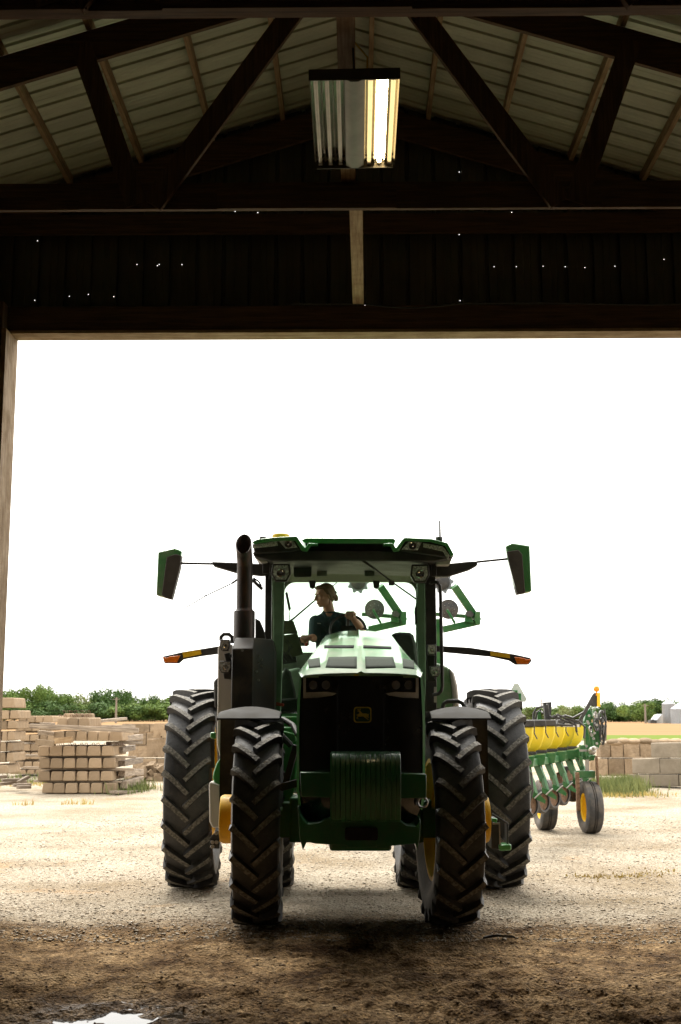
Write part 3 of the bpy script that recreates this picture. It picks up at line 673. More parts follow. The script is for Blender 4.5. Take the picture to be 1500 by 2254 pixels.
m = MB(); m.prism([gp(x, y, .014) for x, y in deer], (0, .004, 0)); m.build('badge_deer', M['badgeY'], bd, smooth=0)
m = MB()
for pl in (((790.5, 1564), (788.5, 1561.5), (789, 1559.8)), ((788.7, 1562), (786.8, 1561)), ((792.5, 1564), (793.5, 1561), (792.6, 1559.6)), ((793.4, 1561.5), (795.2, 1560.2)), ((791, 1563.6), (791.2, 1560))):
    m.tube([gp(x, y, .014) for x, y in pl], .0016, 5)
m.build('badge_antlers', M['badgeY'], bd)
m = MB(); m.ppx(rrect(780, 1484, 790, 1488, 1.5), 8.79, .01); tp(m, 'nose_marker', M['badgeY'])
# -- bumper, crossbar, weights
m = MB(); m.ppx([(656, 1775), (661, 1795), (668, 1805), (677, 1814), (704, 1811), (724, 1800), (876, 1803), (895, 1817), (916, 1819), (926, 1803), (925, 1841), (919, 1874), (915, 1857), (863, 1862), (830, 1861), (828, 1867), (766, 1867), (764, 1862), (693, 1857), (676, 1853), (667, 1872), (660, 1845)], 8.72, .5); bump_ = tp(m, 'bumper', M['dkgreen'], bevel=.012)
m = MB(); m.ppx(rrect(760, 1822, 832, 1850, 5), 8.70, .05); m.build('tow_slot', M['gloss'], bump_)
m = MB(); m.ppx([(661, 1700), (730, 1701), (730, 1756), (663, 1754)], 8.66, .14); m.ppx([(880, 1703), (939, 1704), (939, 1757), (880, 1757)], 8.66, .14); tp(m, 'weight_bracket', M['dkgreen'], bevel=.006)
NWt = 14
for k in range(NWt):
    xa = lerp(727.5, 883, k/NWt); xb = lerp(727.5, 883, (k+1)/NWt); A_ = P(xa+.3, 1700, 8.45); Bp = P(xb-.3, 1700, 8.45)
    zt_, zb_ = P(800, 1657, 8.45).z, P(800, 1812, 8.5).z; x0, x1 = A_.x, Bp.x; yo = random.uniform(-.004, .004)
    prf = [(8.50, zt_-.012), (8.53, zt_), (8.62, zt_+.004), (8.70, zt_-.01), (8.78, zt_-.12), (8.78, zb_+.12), (8.72, zb_), (8.62, zb_-.004), (8.53, zb_+.02), (8.46, zb_+.13), (8.43, zb_+.24), (8.43, zt_-.14), (8.455, zt_-.05)]
    m = MB(); xt = (x1-x0)*.08
    m.prism([(x0, y+yo, z) for y, z in prf], (x1-x0, 0, 0)); tp(m, 'suitcase_weight', M['dkgreen'], bevel=.0035)
m = MB(); m.ppx([(727, 1659), (731, 1657), (731, 1700), (731, 1812), (727, 1808)], 8.425, .06); tp(m, 'weight_end_plate', M['dkgreen'])
# tow hook right
m = MB(); m.lathe([(0, .025), (.01, .033), (0, .041), (-.01, .033), (0, .025)], o=P(931, 1766, 8.9), ax='Y', seg=20); tp(m, 'shackle', M['steel'])
# -- front fenders (curved shells over the wheel)
def fender(cx_px, x0px, x1px, a0, a1, rimdown, name='front_fender', lip=.03, R=.87):
    xa, xb = P(x0px, 1578, 10).x, P(x1px, 1578, 10).x; zc = RF
    m = MB(); vs = []; NA, NX = 18, 10
    for sh in (0, 1):
        for i in range(NA+1):
            a = R_(lerp(a0, a1, i/NA))
            for j in range(NX+1):
                t = j/NX; u = 2*t-1; x = lerp(xa, xb, t); r = R+.045*(1-abs(u)**2)*min(1, max(0, (i/NA*(a1-a0))/22))-(.0 if sh == 0 else .014)
                r += .0
                yy_ = 10-r*math.cos(a); vs.append((x*(1+max(0, yy_-10)*.10), yy_, zc+r*math.sin(a)))
    n2 = NX+1; off = (NA+1)*n2
    fs = [(i*n2+j, i*n2+j+1, (i+1)*n2+j+1, (i+1)*n2+j) for i in range(NA) for j in range(NX)]
    fs += [tuple(off+q for q in f[::-1]) for f in fs]
    bd_ = [(j, 0) for j in range(0)]
    for j in range(NX): fs.append((j, j+1, off+j+1, off+j)); q = NA*n2; fs.append((q+j, q+j+1, off+q+j+1, off+q+j))
    for i in range(NA): fs.append((i*n2, (i+1)*n2, off+(i+1)*n2, off+i*n2)); fs.append((i*n2+NX, (i+1)*n2+NX, off+(i+1)*n2+NX, off+i*n2+NX))
    # side lips
    for x, s in ((xa, 1), (xb, -1)):
        vv = []
        for i in range(NA+1):
            a = R_(lerp(a0, a1, i/NA)); 
            for r in (R+.002, R-lip): vv.append(((x+s*.004)*(1+max(0, -r*math.cos(a))*.10), 10-r*math.cos(a), zc+r*math.sin(a)))
        m2 = len(vs); vs += vv; fs += [(m2+2*i, m2+2*i+1, m2+2*i+3, m2+2*i+2) for i in range(NA)]
    m.add(vs, fs); return tp(m, name, M['fender'], smooth=40)
fender(0, 486, 620, 70, 185, 0, R=.815)
fender(0, 946, 1073, 70, 185, 0, R=.815)
m = MB(); m.tube([P(560, 1560, 10.1), P(600, 1600, 10.1), P(640, 1640, 10.2)], .025, 8); m.tube([P(1000, 1570, 10.1), P(975, 1600, 10.1), P(948, 1640, 10.2)], .025, 8); tp(m, 'fender_support', M['black'])
# -- exhaust
EX = P(539, 1300, 11.3); re_ = (556.5-521.5)/2/F*11.3
m = MB(); zb, ztp = P(539, 1343, 11.3).z, P(539, 1215, 11.3).z
ztop_b, ztop_f = P(539, 1175, 11.3).z, P(539, 1222, 11.3).z
seg = 28; rings = []
for (z, dx, rr_) in ((zb, 0, 1), (lerp(zb, ztp, .4), 0, 1), (lerp(zb, ztp, .8), 0, 1)): rings.append([(EX.x+dx+re_*rr_*math.cos(q), 11.3+re_*math.sin(q), z) for q in [2*math.pi*k/seg for k in range(seg)]])
def topring(r): return [(EX.x-.010+r*math.cos(q), 11.3-.045+r*math.sin(q), lerp(ztop_f, ztop_b, .5+.5*math.sin(q))) for q in [2*math.pi*k/seg for k in range(seg)]]
rings.append([tuple(lerp(Vector(a), Vector(b), .55)) for a, b in zip(rings[-1], topring(re_))]); rings.append(topring(re_*1.02)); rings.append(topring(re_*.9))
rings.append([(EX.x+re_*.85*math.cos(q), 11.3+re_*.85*math.sin(q), ztop_f-.15) for q in [2*math.pi*k/seg for k in range(seg)]])
m.add([p for r_ in rings for p in r_], [(j*seg+k, j*seg+(k+1) % seg, (j+1)*seg+(k+1) % seg, (j+1)*seg+k) for j in range(len(rings)-1) for k in range(seg)]); tp(m, 'exhaust_stack', M['soot'])
rs = (562-515)/2/F*11.3; m = MB(); z0, z1 = P(539, 1412, 11.3).z, P(539, 1343, 11.3).z
m.lathe([(z0, rs), (z1-.02, rs), (z1-.008, rs*.96), (z1, rs*.8), (z1+.01, rs*.78), (z1+.015, re_)], o=(EX.x, 11.3, 0), ax='Z', seg=30); tp(m, 'exhaust_sleeve', M['soot'])
m = MB(); a = [P(511, 1430, 11.0), P(557, 1430, 11.0), P(604, 1418, 11.35), P(604, 1409, 11.5), P(575, 1405, 11.6), P(511, 1412, 11.5)]
zl = P(560, 1600, 11).z
base = [P(511, 1430, 11.05), P(557, 1430, 11.0), P(605, 1425, 11.4), Vector((P(605, 1425, 11.4).x, 11.75, 0)), Vector((P(511, 1430, 11.05).x, 11.75, 0))]
zt1 = P(557, 1428, 11.0).z; zt2 = P(570, 1406, 11.3).z; cxm = sum(p.x for p in base)/5; cym = sum(p.y for p in base)/5
ringA = [Vector((p.x, p.y, zl)) for p in base]; ringB = [Vector((p.x, p.y, zt1)) for p in base]; ringC = [Vector((lerp(p.x, cxm, .12), lerp(p.y, cym, .3), zt2)) for p in base]
m.add(ringA+ringB+ringC, [(0, 1, 2, 3, 4)]+[(j*5+k, j*5+(k+1) % 5, (j+1)*5+(k+1) % 5, (j+1)*5+k) for j in range(2) for k in range(5)]+[(14, 13, 12, 11, 10)])
box_ = tp(m, 'exhaust_box', M['boxblk'], bevel=.008, smooth=20)
m = MB()
for px, py, dd in ((571, 1443, 11.08), (577, 1452, 11.13), (571, 1459, 11.08), (576, 1466, 11.13), (570, 1497, 11.08), (534, 1432, 11.0), (566, 1478, 11.05)):
    m.lathe([(-.03, .010), (-.03, .001)], o=P(px, py, dd), ax='Y', seg=8); m.lathe([(0, .010), (-.03, .010)], o=P(px, py, dd), ax='Y', seg=8)
m.build('bolt', M['steel'], box_)
m = MB(); m.ppx([(562, 1360), (572, 1366), (580, 1385), (585, 1405), (562, 1410)], 11.5, .12); tp(m, 'exhaust_shroud', M['black'], bevel=.01)
# grey panel and step
m = MB(); m.ppx([(480, 1424), (487, 1416), (511, 1418), (511, 1660), (485, 1668), (478, 1640)], 11.55, .25); tp(m, 'ladder_panel', M['grey'], bevel=.01)
m = MB(); m.ppx([(463, 1720), (484, 1728), (485, 1752), (485, 1822), (468, 1822), (461, 1808), (460, 1727)], 11.3, .5); tp(m, 'step_box', M['grey'], bevel=.012)
m = MB(); m.ppx([(470, 1700), (477, 1680), (486, 1668), (486, 1735), (474, 1728), (468, 1712)], 11.35, .5); m.ppx([(463, 1612), (475, 1612), (475, 1627), (463, 1626)], 11.3, .06); tp(m, 'tank_cover', M['green'], bevel=.012)
m = MB(); m.beam(P(469, 1628, 11.32), P(469, 1690, 11.32), .04, .03); tp(m, 'step_rail', M['black'])
m = MB(); m.ppx([(462, 1845), (473, 1832), (473, 1828), (485, 1830), (483, 1868), (463, 1868)], 11.2, .02); br = tp(m, 'step_bracket', M['black'], bevel=.003)
m = MB()
for px, py in ((476, 1834), (468, 1854), (477, 1854), (468, 1864)): m.lathe([(0, .001), (0, .016), (.01, .018)], o=P(px, py, 11.185), ax='Y', seg=10)
m.build('bolt', M['steel'], br)
m = MB(); m.tube([P(487, 1410, 11.5), P(487, 1402, 11.5), P(493, 1396, 11.5), P(504, 1396, 11.5), P(511, 1402, 11.5), P(512, 1416, 11.5)], .018, 10); tp(m, 'grab_handle', M['black'])
# lamps around the cab
def hexlamp(cx_, cy_, w, h, d, par=T, tilt=0):
    o6 = [(-.32, -.5), (.32, -.5), (.5, .12), (.28, .5), (-.28, .5), (-.5, .12)]
    o6 = [(-.44, -.5), (.44, -.5), (.5, .1), (.3, .5), (-.3, .5), (-.5, .1)]
    m = MB(); m.ppx([(cx_+x*w, cy_+y*h) for x, y in o6], d, .10); L_ = m.build('work_light', M['black'], par, bevel=.006)
    m = MB(); m.ppx([(cx_+x*w*.82, cy_+y*h*.82) for x, y in o6], d-.006, .01); m.build('lens', M['lens'], L_)
    m = MB(); c_ = P(cx_, cy_+h*.05, d-.008); r_ = w*.2/F*d
    m.lathe([(-.002, .001), (-.004, r_*.5), (.002, r_), (-.006, r_*1.12)], o=c_, ax='Y', seg=16); m.build('bulb', M['chrome'], L_); return L_
hexlamp(619, 1260, 43, 38, 11.5); hexlamp(925, 1262, 42, 39, 11.5)
hexlamp(495, 1420, 23, 25, 11.35); hexlamp(496, 1468, 28, 26, 11.35); hexlamp(951, 1430, 21, 24, 11.4); hexlamp(958, 1478, 25, 23, 11.4)
m = MB(); m.beam(P(500, 1438, 11.42), P(515, 1495, 11.42), .03, .05); m.beam(P(505, 1444, 11.4), P(534, 1443, 11.4), .03, .03); m.beam(P(533, 1443, 11.4), P(536, 1470, 11.4), .03, .02); m.ppx([(492, 1482), (511, 1480), (513, 1496), (494, 1494)], 11.42, .05); tp(m, 'lamp_bracket', M['black'], bevel=.004)
m = MB(); m.ppx([(940, 1442), (958, 1442), (956, 1490), (962, 1500), (942, 1500)], 11.5, .05); tp(m, 'lamp_bracket', M['black'], bevel=.004)
# -- cab
def zx(px, py, d): p = P(px, py, d); return p
# pillars
m = MB(); m.ppx([(586, 1222), (598, 1222), (598, 1275), (597, 1425), (583, 1425), (584, 1270)], 11.75, .10); tp(m, 'pillar', M['black'], bevel=.006)
m = MB(); m.ppx([(600, 1278), (626, 1276), (623, 1420), (618, 1570), (604, 1570), (602, 1400)], 11.72, .08); tp(m, 'pillar_trim', M['trim'], bevel=.006)
m = MB(); m.ppx([(936, 1225), (958, 1225), (960, 1300), (962, 1430), (962, 1565), (936, 1565), (934, 1330)], 11.72, .10); tp(m, 'pillar', M['black'], bevel=.006)
m = MB(); m.ppx([(919, 1278), (936, 1276), (937, 1400), (938, 1500), (935, 1570), (926, 1570), (920, 1430), (916, 1370), (913, 1345), (918, 1320)], 11.70, .08); tp(m, 'pillar_trim', M['trim'], bevel=.006)
m = MB(); m.ppx([(913, 1338), (918, 1334), (919, 1372), (914, 1376)], 11.68, .02); tp(m, 'pillar_clip', M['black'])
m = MB(); m.tube([P(590, 1240, 11.75), P(597, 1250, 11.7), P(592, 1275, 11.7)], .006, 6); m.tube([P(938, 1222, 11.7), P(944, 1240, 11.6), P(946, 1270, 11.6)], .006, 6); tp(m, 'lamp_cable', M['black'])
# rear frame of the cab with the big rear window opening
def rr_open(x0, y0, x1, y1, r): return rrect(x0, y0, x1, y1, r, 5)
O_ = rrect(598, 1236, 940, 1500, 4, 5); In = rrect(626, 1281, 916, 1436, 24, 5)
m = MB(); nn = len(O_); vs = [P(x, y, 13.05) for x, y in O_+In]; vs += [v+Vector((0, .06, 0)) for v in vs]
m.add(vs, [(k, (k+1) % nn, nn+(k+1) % nn, nn+k) for k in range(nn)]+[(2*nn+k, 3*nn+k, 3*nn+(k+1) % nn, 2*nn+(k+1) % nn) for k in range(nn)]+[(nn+k, nn+(k+1) % nn, 3*nn+(k+1) % nn, 3*nn+k) for k in range(nn)]+[(k, 2*nn+k, 2*nn+(k+1) % nn, (k+1) % nn) for k in range(nn)])
tp(m, 'rear_frame', M['olivedk'])
# side posts mid
for x0, x1 in ((-1, 0),):
    pass
# headliner
zh = P(770, 1233, 11.75).z; zh2 = P(770, 1281, 13.05).z
xa, xb = P(600, 1233, 11.75).x, P(946, 1233, 11.75).x
m = MB(); m.prism([(xa, 11.75, zh), (xb, 11.75, zh), (xb+.02, 13.06, zh2), (xa-.04, 13.06, zh2)], (0, 0, .05)); hl_ = tp(m, 'headliner', M['olive'], bevel=.01)
m = MB(); m.ppx(rrect(647, 1242, 686, 1270, 4), 12.0, .02); m.build('sun_visor', M['black'], hl_)
for px in (709, 814):
    m = MB(); m.ppx(rrect(px-11, 1255, px+11, 1268, 2), 12.3, .02); v_ = m.build('ceiling_vent', M['olivedk'], hl_)
for px in (688, 829):
    m = MB(); m.ppx([(px-8, 1278), (px+8, 1278), (px+6, 1293), (px, 1296), (px-6, 1293)], 12.7, .05); m.build('speaker_pod', M['black'], hl_, bevel=.005)
# roof
zr0 = P(770, 1233, 11.62).z+.003
m = MB(); m.ppx([(556, 1215), (600, 1212), (652, 1210), (672, 1212), (872, 1213), (884, 1212), (940, 1212), (1000, 1222), (996, 1228), (958, 1236), (770, 1234), (598, 1234), (560, 1226)], 11.45, 1.7); roof = tp(m, 'roof_underside', M['black'], bevel=.012)
m = MB(); m.ppx([(672, 1195), (868, 1196), (866, 1214), (676, 1214)], 11.47, .3); m.build('visor', M['gloss'], roof)
m = MB(); m.ppx([(555, 1193), (566, 1187), (600, 1183), (652, 1180), (656, 1183), (671, 1208), (664, 1210), (650, 1189), (600, 1191), (560, 1197)], 11.36, 1.7)
m.ppx([(664, 1189), (674, 1184), (867, 1185), (872, 1190), (868, 1196), (672, 1195)], 11.42, 1.7)
m.ppx([(1000, 1221), (986, 1195), (951, 1186), (891, 1183), (888, 1186), (871, 1209), (879, 1210), (893, 1190), (949, 1192), (981, 1201), (994, 1224)], 11.36, 1.7)
for mm in (lambda x: x, lambda x: 1544-x): m.ppx([(mm(x), y) for x, y in ((657, 1186), (672, 1206), (679, 1195), (700, 1196), (700, 1199), (684, 1200), (676, 1213), (664, 1211))], 11.37, 1.6)
tp(m, 'roof', M['green'], bevel=.006)
m = MB(); m.ppx([(557, 1196), (600, 1191), (650, 1189), (662, 1209), (640, 1214), (560, 1218)], 11.40, .5); m.ppx([(893, 1190), (949, 1192), (981, 1202), (996, 1222), (980, 1226), (880, 1212)], 11.40, .5); tp(m, 'roof_light_housing', M['black'], bevel=.008)
for q in (((613, 1190), (645, 1188), (655, 1205), (629, 1207)), ((900, 1192), (929, 1193), (920, 1211), (885, 1209))):
    m = MB(); m.ppx(q, 11.375, .03); L_ = tp(m, 'roof_light', M['lens'], bevel=.003)
    cx_ = sum(p[0] for p in q)/4; cy_ = sum(p[1] for p in q)/4; m = MB(); m.lathe([(0, .001), (-.004, .02), (.0, .036)], o=P(cx_, cy_, 11.368), ax='Y', seg=16); m.build('bulb', M['chrome'], L_)
for q in (((556, 1199), (610, 1191), (612, 1201), (557, 1207)), ((932, 1195), (976, 1203), (990, 1222), (986, 1232), (976, 1214), (932, 1204))):
    m = MB(); m.ppx(q, 11.385, .03); tp(m, 'clearance_lens', M['lens'], bevel=.003)
m = MB(); m.ppx([(558, 1219), (585, 1217), (588, 1236), (575, 1238), (562, 1228)], 11.55, .2); m.ppx([(960, 1220), (997, 1226), (990, 1243), (962, 1243)], 11.55, .2); tp(m, 'roof_bracket', M['grey'], bevel=.006)
m = MB(); z0 = P(619, 1184, 12.1).z; m.lathe([(z0-.03, .088), (z0, .09), (z0+.03, .084), (z0+.042, .05), (z0+.043, .001)], o=(P(619, 1180, 12.1).x, 12.1, 0), ax='Z', seg=28); tp(m, 'satellite_receiver', M['yellow'])
for px in (579, 967):
    m = MB(); p = P(px, 1185, 12.0); m.lathe([(-.03, .035), (.01, .035), (.014, .03), (.02, .001)], o=p, ax='Z', seg=16); tp(m, 'antenna_base', M['black'])
m = MB(); m.tube([P(969, 1187, 12.0), P(968.5, 1146, 12.0)], [.010, .008], 6); tp(m, 'antenna', M['black'])
m = MB(); m.tube([P(524, 1275, 12.6), P(511, 1284, 12.6)], .011, 8); m.tube([P(511, 1284, 12.6), P(454, 1311, 12.6), P(380, 1355, 12.6)], [.007, .006, .004], 5); m.ell(P(454, 1311, 12.6), (.014, .01, .008)); tp(m, 'whip_antenna', M['black'])
m = MB(); m.tube([P(556, 1276, 11.9), P(566, 1286, 11.9), P(578, 1297, 11.9)], .016, 8); m.tube([P(558, 1272, 11.9), P(570, 1280, 11.9), P(576, 1290, 11.9)], .009, 6); tp(m, 'cable_bundle', M['black'])
# wiper
m = MB(); m.tube([P(764, 1209, 11.5), P(785, 1224, 11.48), P(825, 1252, 11.46)], [.02, .012, .010], 8); m.tube([P(822, 1249, 11.45), P(862, 1280, 11.45), P(917, 1319, 11.5)], .008, 6); m.box(P(862, 1284, 11.44), (.05, .02, .04)); tp(m, 'wiper', M['black'])
# windscreen
def pane(c4, name, mt, th=.006):
    m = MB(); c4 = [Vector(p) for p in c4]; nrm = (c4[1]-c4[0]).cross(c4[2]-c4[0]).normalized()*th; m.prism(c4, nrm); return tp(m, name, mt, smooth=0)
pane([P(600, 1570, 11.50), P(938, 1570, 11.50), P(940, 1216, 11.68), P(598, 1216, 11.68)], 'windscreen', G_wind)
pane([P(620, 1485, 13.00), P(920, 1485, 13.00), P(920, 1278, 13.0), P(620, 1278, 13.00)], 'rear_window', G_rear)
# cab floor and consoles
m = MB(); m.prism([P(602, 1566, 11.75), P(938, 1566, 11.75), P(938, 1566, 13.0), P(602, 1566, 13.0)], (0, 0, -.08)); m.prism([P(598, 1500, 13.06), P(945, 1500, 13.06), P(945, 1570, 13.06), P(598, 1570, 13.06)], (0, .05, 0)); tp(m, 'cab_floor', M['black'])
m = MB(); m.prism([P(610, 1480, 12.2), P(660, 1468, 12.2), P(668, 1500, 12.2), P(668, 1565, 12.2), P(612, 1565, 12.2)], (0, .6, 0)); tp(m, 'console', M['trim'], bevel=.03)
m = MB(); m.ppx([(614, 1366), (646, 1366), (656, 1394), (618, 1396)], 12.0, .05); m.ppx([(616, 1399), (655, 1394), (668, 1440), (645, 1446), (616, 1430)], 11.95, .06); scr = tp(m, 'display', M['olive'], bevel=.005)
m = MB()
for k in range(7):
    a = random.uniform(612, 640); y0 = random.uniform(1400, 1425); m.tube([P(a, y0, 11.92), P(a+random.uniform(-6, 12), y0+18, 11.9), P(a+random.uniform(-6, 16), y0+32, 11.92), P(a+random.uniform(0, 14), y0+44, 11.95)], .005, 5)
m.ppx([(620, 1432), (648, 1428), (654, 1458), (624, 1462)], 11.98, .08); tp(m, 'wiring', M['black'])
m = MB(); m.ppx([(618, 1326), (624, 1326), (627, 1388), (619, 1388)], 11.8, .04); m.ppx([(628, 1305), (633, 1302), (641, 1340), (636, 1346)], 11.9, .03); m.tube([P(637, 1346, 11.9), P(638, 1366, 11.95)], .005, 5); tp(m, 'phone_mount', M['black'], bevel=.004)
m = MB(); m.tube([P(622, 1376, 12.9), P(645, 1363, 12.9), P(693, 1322, 12.9), P(742, 1283, 12.9)], [.009, .011, .009, .006], 6); tp(m, 'rear_wiper', M['black'])
m = MB(); m.ppx([(628, 1468), (640, 1478), (650, 1520), (655, 1560), (618, 1560), (614, 1500)], 11.85, .1); m.ppx([(606, 1540), (660, 1535), (660, 1566), (606, 1566)], 11.8, .3); tp(m, 'dark_console', M['seat'], bevel=.02)
m = MB(); m.ppx([(608, 1545), (626, 1549), (624, 1555), (606, 1553)], 11.7, .03); tp(m, 'red_latch', M['red'], bevel=.006)
# seats
m = MB(); m.ppx([(860, 1402), (864, 1394), (880, 1391), (903, 1392), (911, 1398), (917, 1420), (920, 1450), (920, 1480), (868, 1480), (864, 1430)], 12.55, .12); tp(m, 'buddy_seat', M['seat'], bevel=.03)
m = MB(); m.ppx([(700, 1440), (705, 1400), (780, 1398), (788, 1440), (790, 1540), (698, 1540)], 12.72, .14); m.box(P(742, 1480, 12.5), (.5, .5, .14)); tp(m, 'driver_seat', M['seat'], bevel=.03)
m = MB(); m.box(P(668, 1412, 12.3), (.10, .42, .07)); tp(m, 'armrest', M['black'], bevel=.02)
m = MB(); m.cap(P(674, 1408, 12.08), P(674, 1420, 12.1), .018, .014); tp(m, 'joystick', M['red'])
# steering wheel
SWc = P(766, 1386, 11.98); rw = .168; ROT = Matrix.Rotation(R_(-38), 3, 'X')
SWn = ROT @ Vector((0, -1, 0)); m = MB()
pts = [SWc+ROT @ Vector((rw*math.cos(q), 0, rw*1.12*math.sin(q))) for q in [2*math.pi*k/36 for k in range(37)]]
m.tube(pts, .0125, 8, caps=False); 
for q in (R_(205), R_(-25), R_(90)): m.tube([SWc, SWc+ROT @ Vector((rw*math.cos(q), 0, rw*1.12*math.sin(q)))], [.022, .010], 8)
m.ell(SWc, (.05, .03, .05), ROT); m.tube([P(798, 1383, 11.9), P(808, 1383, 11.9)], .008, 6); m.box(P(766, 1384, 11.84), (.13, .06, .055)); tp(m, 'steering_wheel', M['black'])
# -- mirrors
for arm, rod, green, dark, d in (
    ([(466, 1236), (522, 1238), (591, 1242), (591, 1265), (576, 1267), (522, 1261), (470, 1246)], [(386, 1239.5), (470, 1241)], [(348, 1215), (386, 1206), (401, 1213), (396, 1250), (378, 1319), (344, 1310)], [(367, 1226), (387, 1219), (400, 1223), (396, 1250), (378, 1319), (365, 1316), (356, 1310)], 11.7),
    ([(952, 1244), (1037, 1235), (1052, 1235), (1052, 1244), (1034, 1254), (986, 1269), (958, 1269)], [(1050, 1237), (1128, 1229)], [(1113, 1202), (1128, 1195), (1167, 1201), (1171, 1302), (1139, 1308), (1118, 1230)], [(1116, 1214), (1142, 1210), (1150, 1220), (1157, 1305), (1139, 1308), (1119, 1230)], 11.7)):
    m = MB(); m.ppx(arm, d, .10); tp(m, 'mirror_arm', M['black'], bevel=.012)
    m = MB(); m.tube([P(*rod[0], d+.03), P(*rod[1], d+.05)], .011, 8); tp(m, 'mirror_rod', M['black'])
    m = MB(); m.ppx(green, d, .13); mi_ = tp(m, 'mirror', M['hood'], bevel=.012)
    m = MB(); m.ppx(dark, d-.006, .10); m.build('mirror_back', M['shell'], mi_, bevel=.006)
m = MB(); m.ppx([(578, 1240), (594, 1238), (594, 1262), (578, 1262)], 11.66, .12); m.ppx([(950, 1240), (962, 1240), (962, 1268), (950, 1268)], 11.66, .12); tp(m, 'mirror_hinge', M['black'], bevel=.006)
# -- marker light arms
for arm, amb, yel in (
    ([(358, 1445), (402, 1435), (482, 1422), (482, 1439), (444, 1444), (404, 1451), (394, 1460), (362, 1460)], [(359, 1447), (369, 1448), (374, 1445), (397, 1443), (390, 1458), (364, 1458)], [(402, 1436), (442, 1430), (444, 1440), (404, 1448)]),
    ([(960, 1421), (1034, 1425), (1133, 1440), (1169, 1448), (1171, 1455), (1164, 1463), (1136, 1463), (1122, 1454), (1079, 1445), (960, 1434)], [(1132, 1446), (1155, 1449), (1158, 1451), (1169, 1451), (1163, 1461), (1139, 1461)], [(1080, 1434), (1123, 1440), (1123, 1449), (1080, 1443)])):
    m = MB(); m.ppx(arm, 12.1, .06); ar = tp(m, 'marker_arm', M['black'], bevel=.008)
    m = MB(); m.ppx(amb, 12.085, .03); m.build('amber_light', M['amber'], ar, bevel=.004)
    m = MB(); m.ppx(yel, 12.09, .02); m.build('yellow_reflector', M['reflector'], ar)
# -- handrail, rear fender, right side pieces
m = MB(); m.tube([P(948, 1284, 11.65), P(955, 1281, 11.6), P(964, 1282, 11.55), P(969, 1290, 11.5), P(970, 1310, 11.5), P(972, 1400, 11.5), P(974, 1510, 11.5), P(972, 1520, 11.5), P(966, 1527, 11.55), P(955, 1529, 11.65)], .016, 10); tp(m, 'handrail', M['black'])
m = MB(); m.ppx([(956, 1512), (962, 1512), (962, 1546), (956, 1546)], 11.66, .02); tp(m, 'handrail_bracket', M['grey'])
m = MB(); m.tube([P(974, 1562, 10.9), P(977, 1549, 10.9), P(985, 1544, 10.9), P(1008, 1543, 10.9), P(1018, 1548, 10.9), P(1026, 1560, 10.9)], .018, 10); tp(m, 'grab_handle', M['black'])
m = MB(); m.ppx([(940, 1460), (966, 1460), (989, 1469), (994, 1500), (999, 1560), (940, 1560)], 12.3, 1.3); tp(m, 'rear_fender', M['hood'], bevel=.02)
m = MB(); m.ppx([(989, 1469), (1001, 1482), (1008, 1510), (1012, 1560), (999, 1560), (994, 1500)], 12.28, 1.3); tp(m, 'fender_extension', M['grey'], bevel=.02)
m = MB(); m.ppx([(470, 1500), (480, 1490), (480, 1560), (472, 1560)], 12.4, 1.2); tp(m, 'rear_fender', M['black'], bevel=.02)
m = MB(); m.ppx([(1082, 1806), (1100, 1800), (1100, 1870), (1082, 1868)], 11.0, .3); m.ppx([(1085, 1790), (1120, 1812), (1120, 1816), (1085, 1796)], 11.0, .03); m.ppx([(1117, 1814), (1120, 1814), (1120, 1862), (1117, 1862)], 11.0, .2); rs_ = tp(m, 'step', M['black'], bevel=.004)
m = MB(); m.ppx([(1098, 1860), (1126, 1859), (1126, 1872), (1100, 1873)], 10.95, .2); m.ppx([(1083, 1800), (1096, 1802), (1094, 1812), (1083, 1808)], 10.9, .05); [q.build('step_tread', M['green'], rs_, bevel=.008) for q in m.pieces()]
m = MB(); m.ppx([(1085, 1811), (1101, 1811), (1103, 1866), (1100, 1866), (1099, 1815), (1085, 1815)], 10.96, .02); m.build('step_edge', M['steel'], rs_)
m = MB(); m.ppx([(608, 1572), (655, 1570), (655, 1600), (608, 1600)], 11.55, .1); tp(m, 'cab_sill', M['green'], bevel=.01)

# ------------------------------------------------------------------ driver
DR = P(722, 1440, 12.4)
person = thing('person', (DR.x, 12.45, P(742, 1500, 12.5).z), 'woman with tied blonde hair and dark green shirt at the tractor steering wheel', 'person')
def voxel(ob, v, sm=4):
    r_ = ob.modifiers.new('remesh', 'REMESH'); r_.mode = 'VOXEL'; r_.voxel_size = v; r_.use_smooth_shade = True
    s_ = ob.modifiers.new('smooth', 'SMOOTH'); s_.factor = .5; s_.iterations = sm; return ob
HC = P(714, 1312, 12.35)
hr = Matrix.Rotation(R_(-58), 3, 'Z') @ Matrix.Rotation(R_(10), 3, 'X')     # face dir: local -Y, turned to image left and a little down
def hp(x, y, z): return HC+hr @ Vector((x, y, z))
m = MB()
m.ell(hp(0, .012, .032), (.074, .092, .086), hr, 20, 14); m.ell(hp(0, -.018, -.025), (.060, .072, .082), hr, 18, 12); m.ell(hp(0, -.052, -.082), (.030, .030, .024), hr); m.ell(hp(0, -.01, -.070), (.048, .055, .036), hr)
m.cap(hp(0, -.082, .022), hp(0, -.106, -.022), .008, .013); m.ell(hp(0, -.098, -.026), (.017, .012, .009), hr)
m.ell(hp(0, -.080, -.056), (.024, .012, .007), hr); m.ell(hp(0, -.078, -.066), (.020, .012, .007), hr)
for s in (-1, 1):
    m.ell(hp(s*.030, -.074, .030), (.022, .012, .008), hr); m.ell(hp(s*.036, -.058, -.015), (.026, .024, .022), hr); m.ell(hp(s*.074, .018, -.005), (.009, .020, .032), hr)
NK = P(726, 1352, 12.42); m.cap(hp(0, .025, -.06), NK, .052, .056)
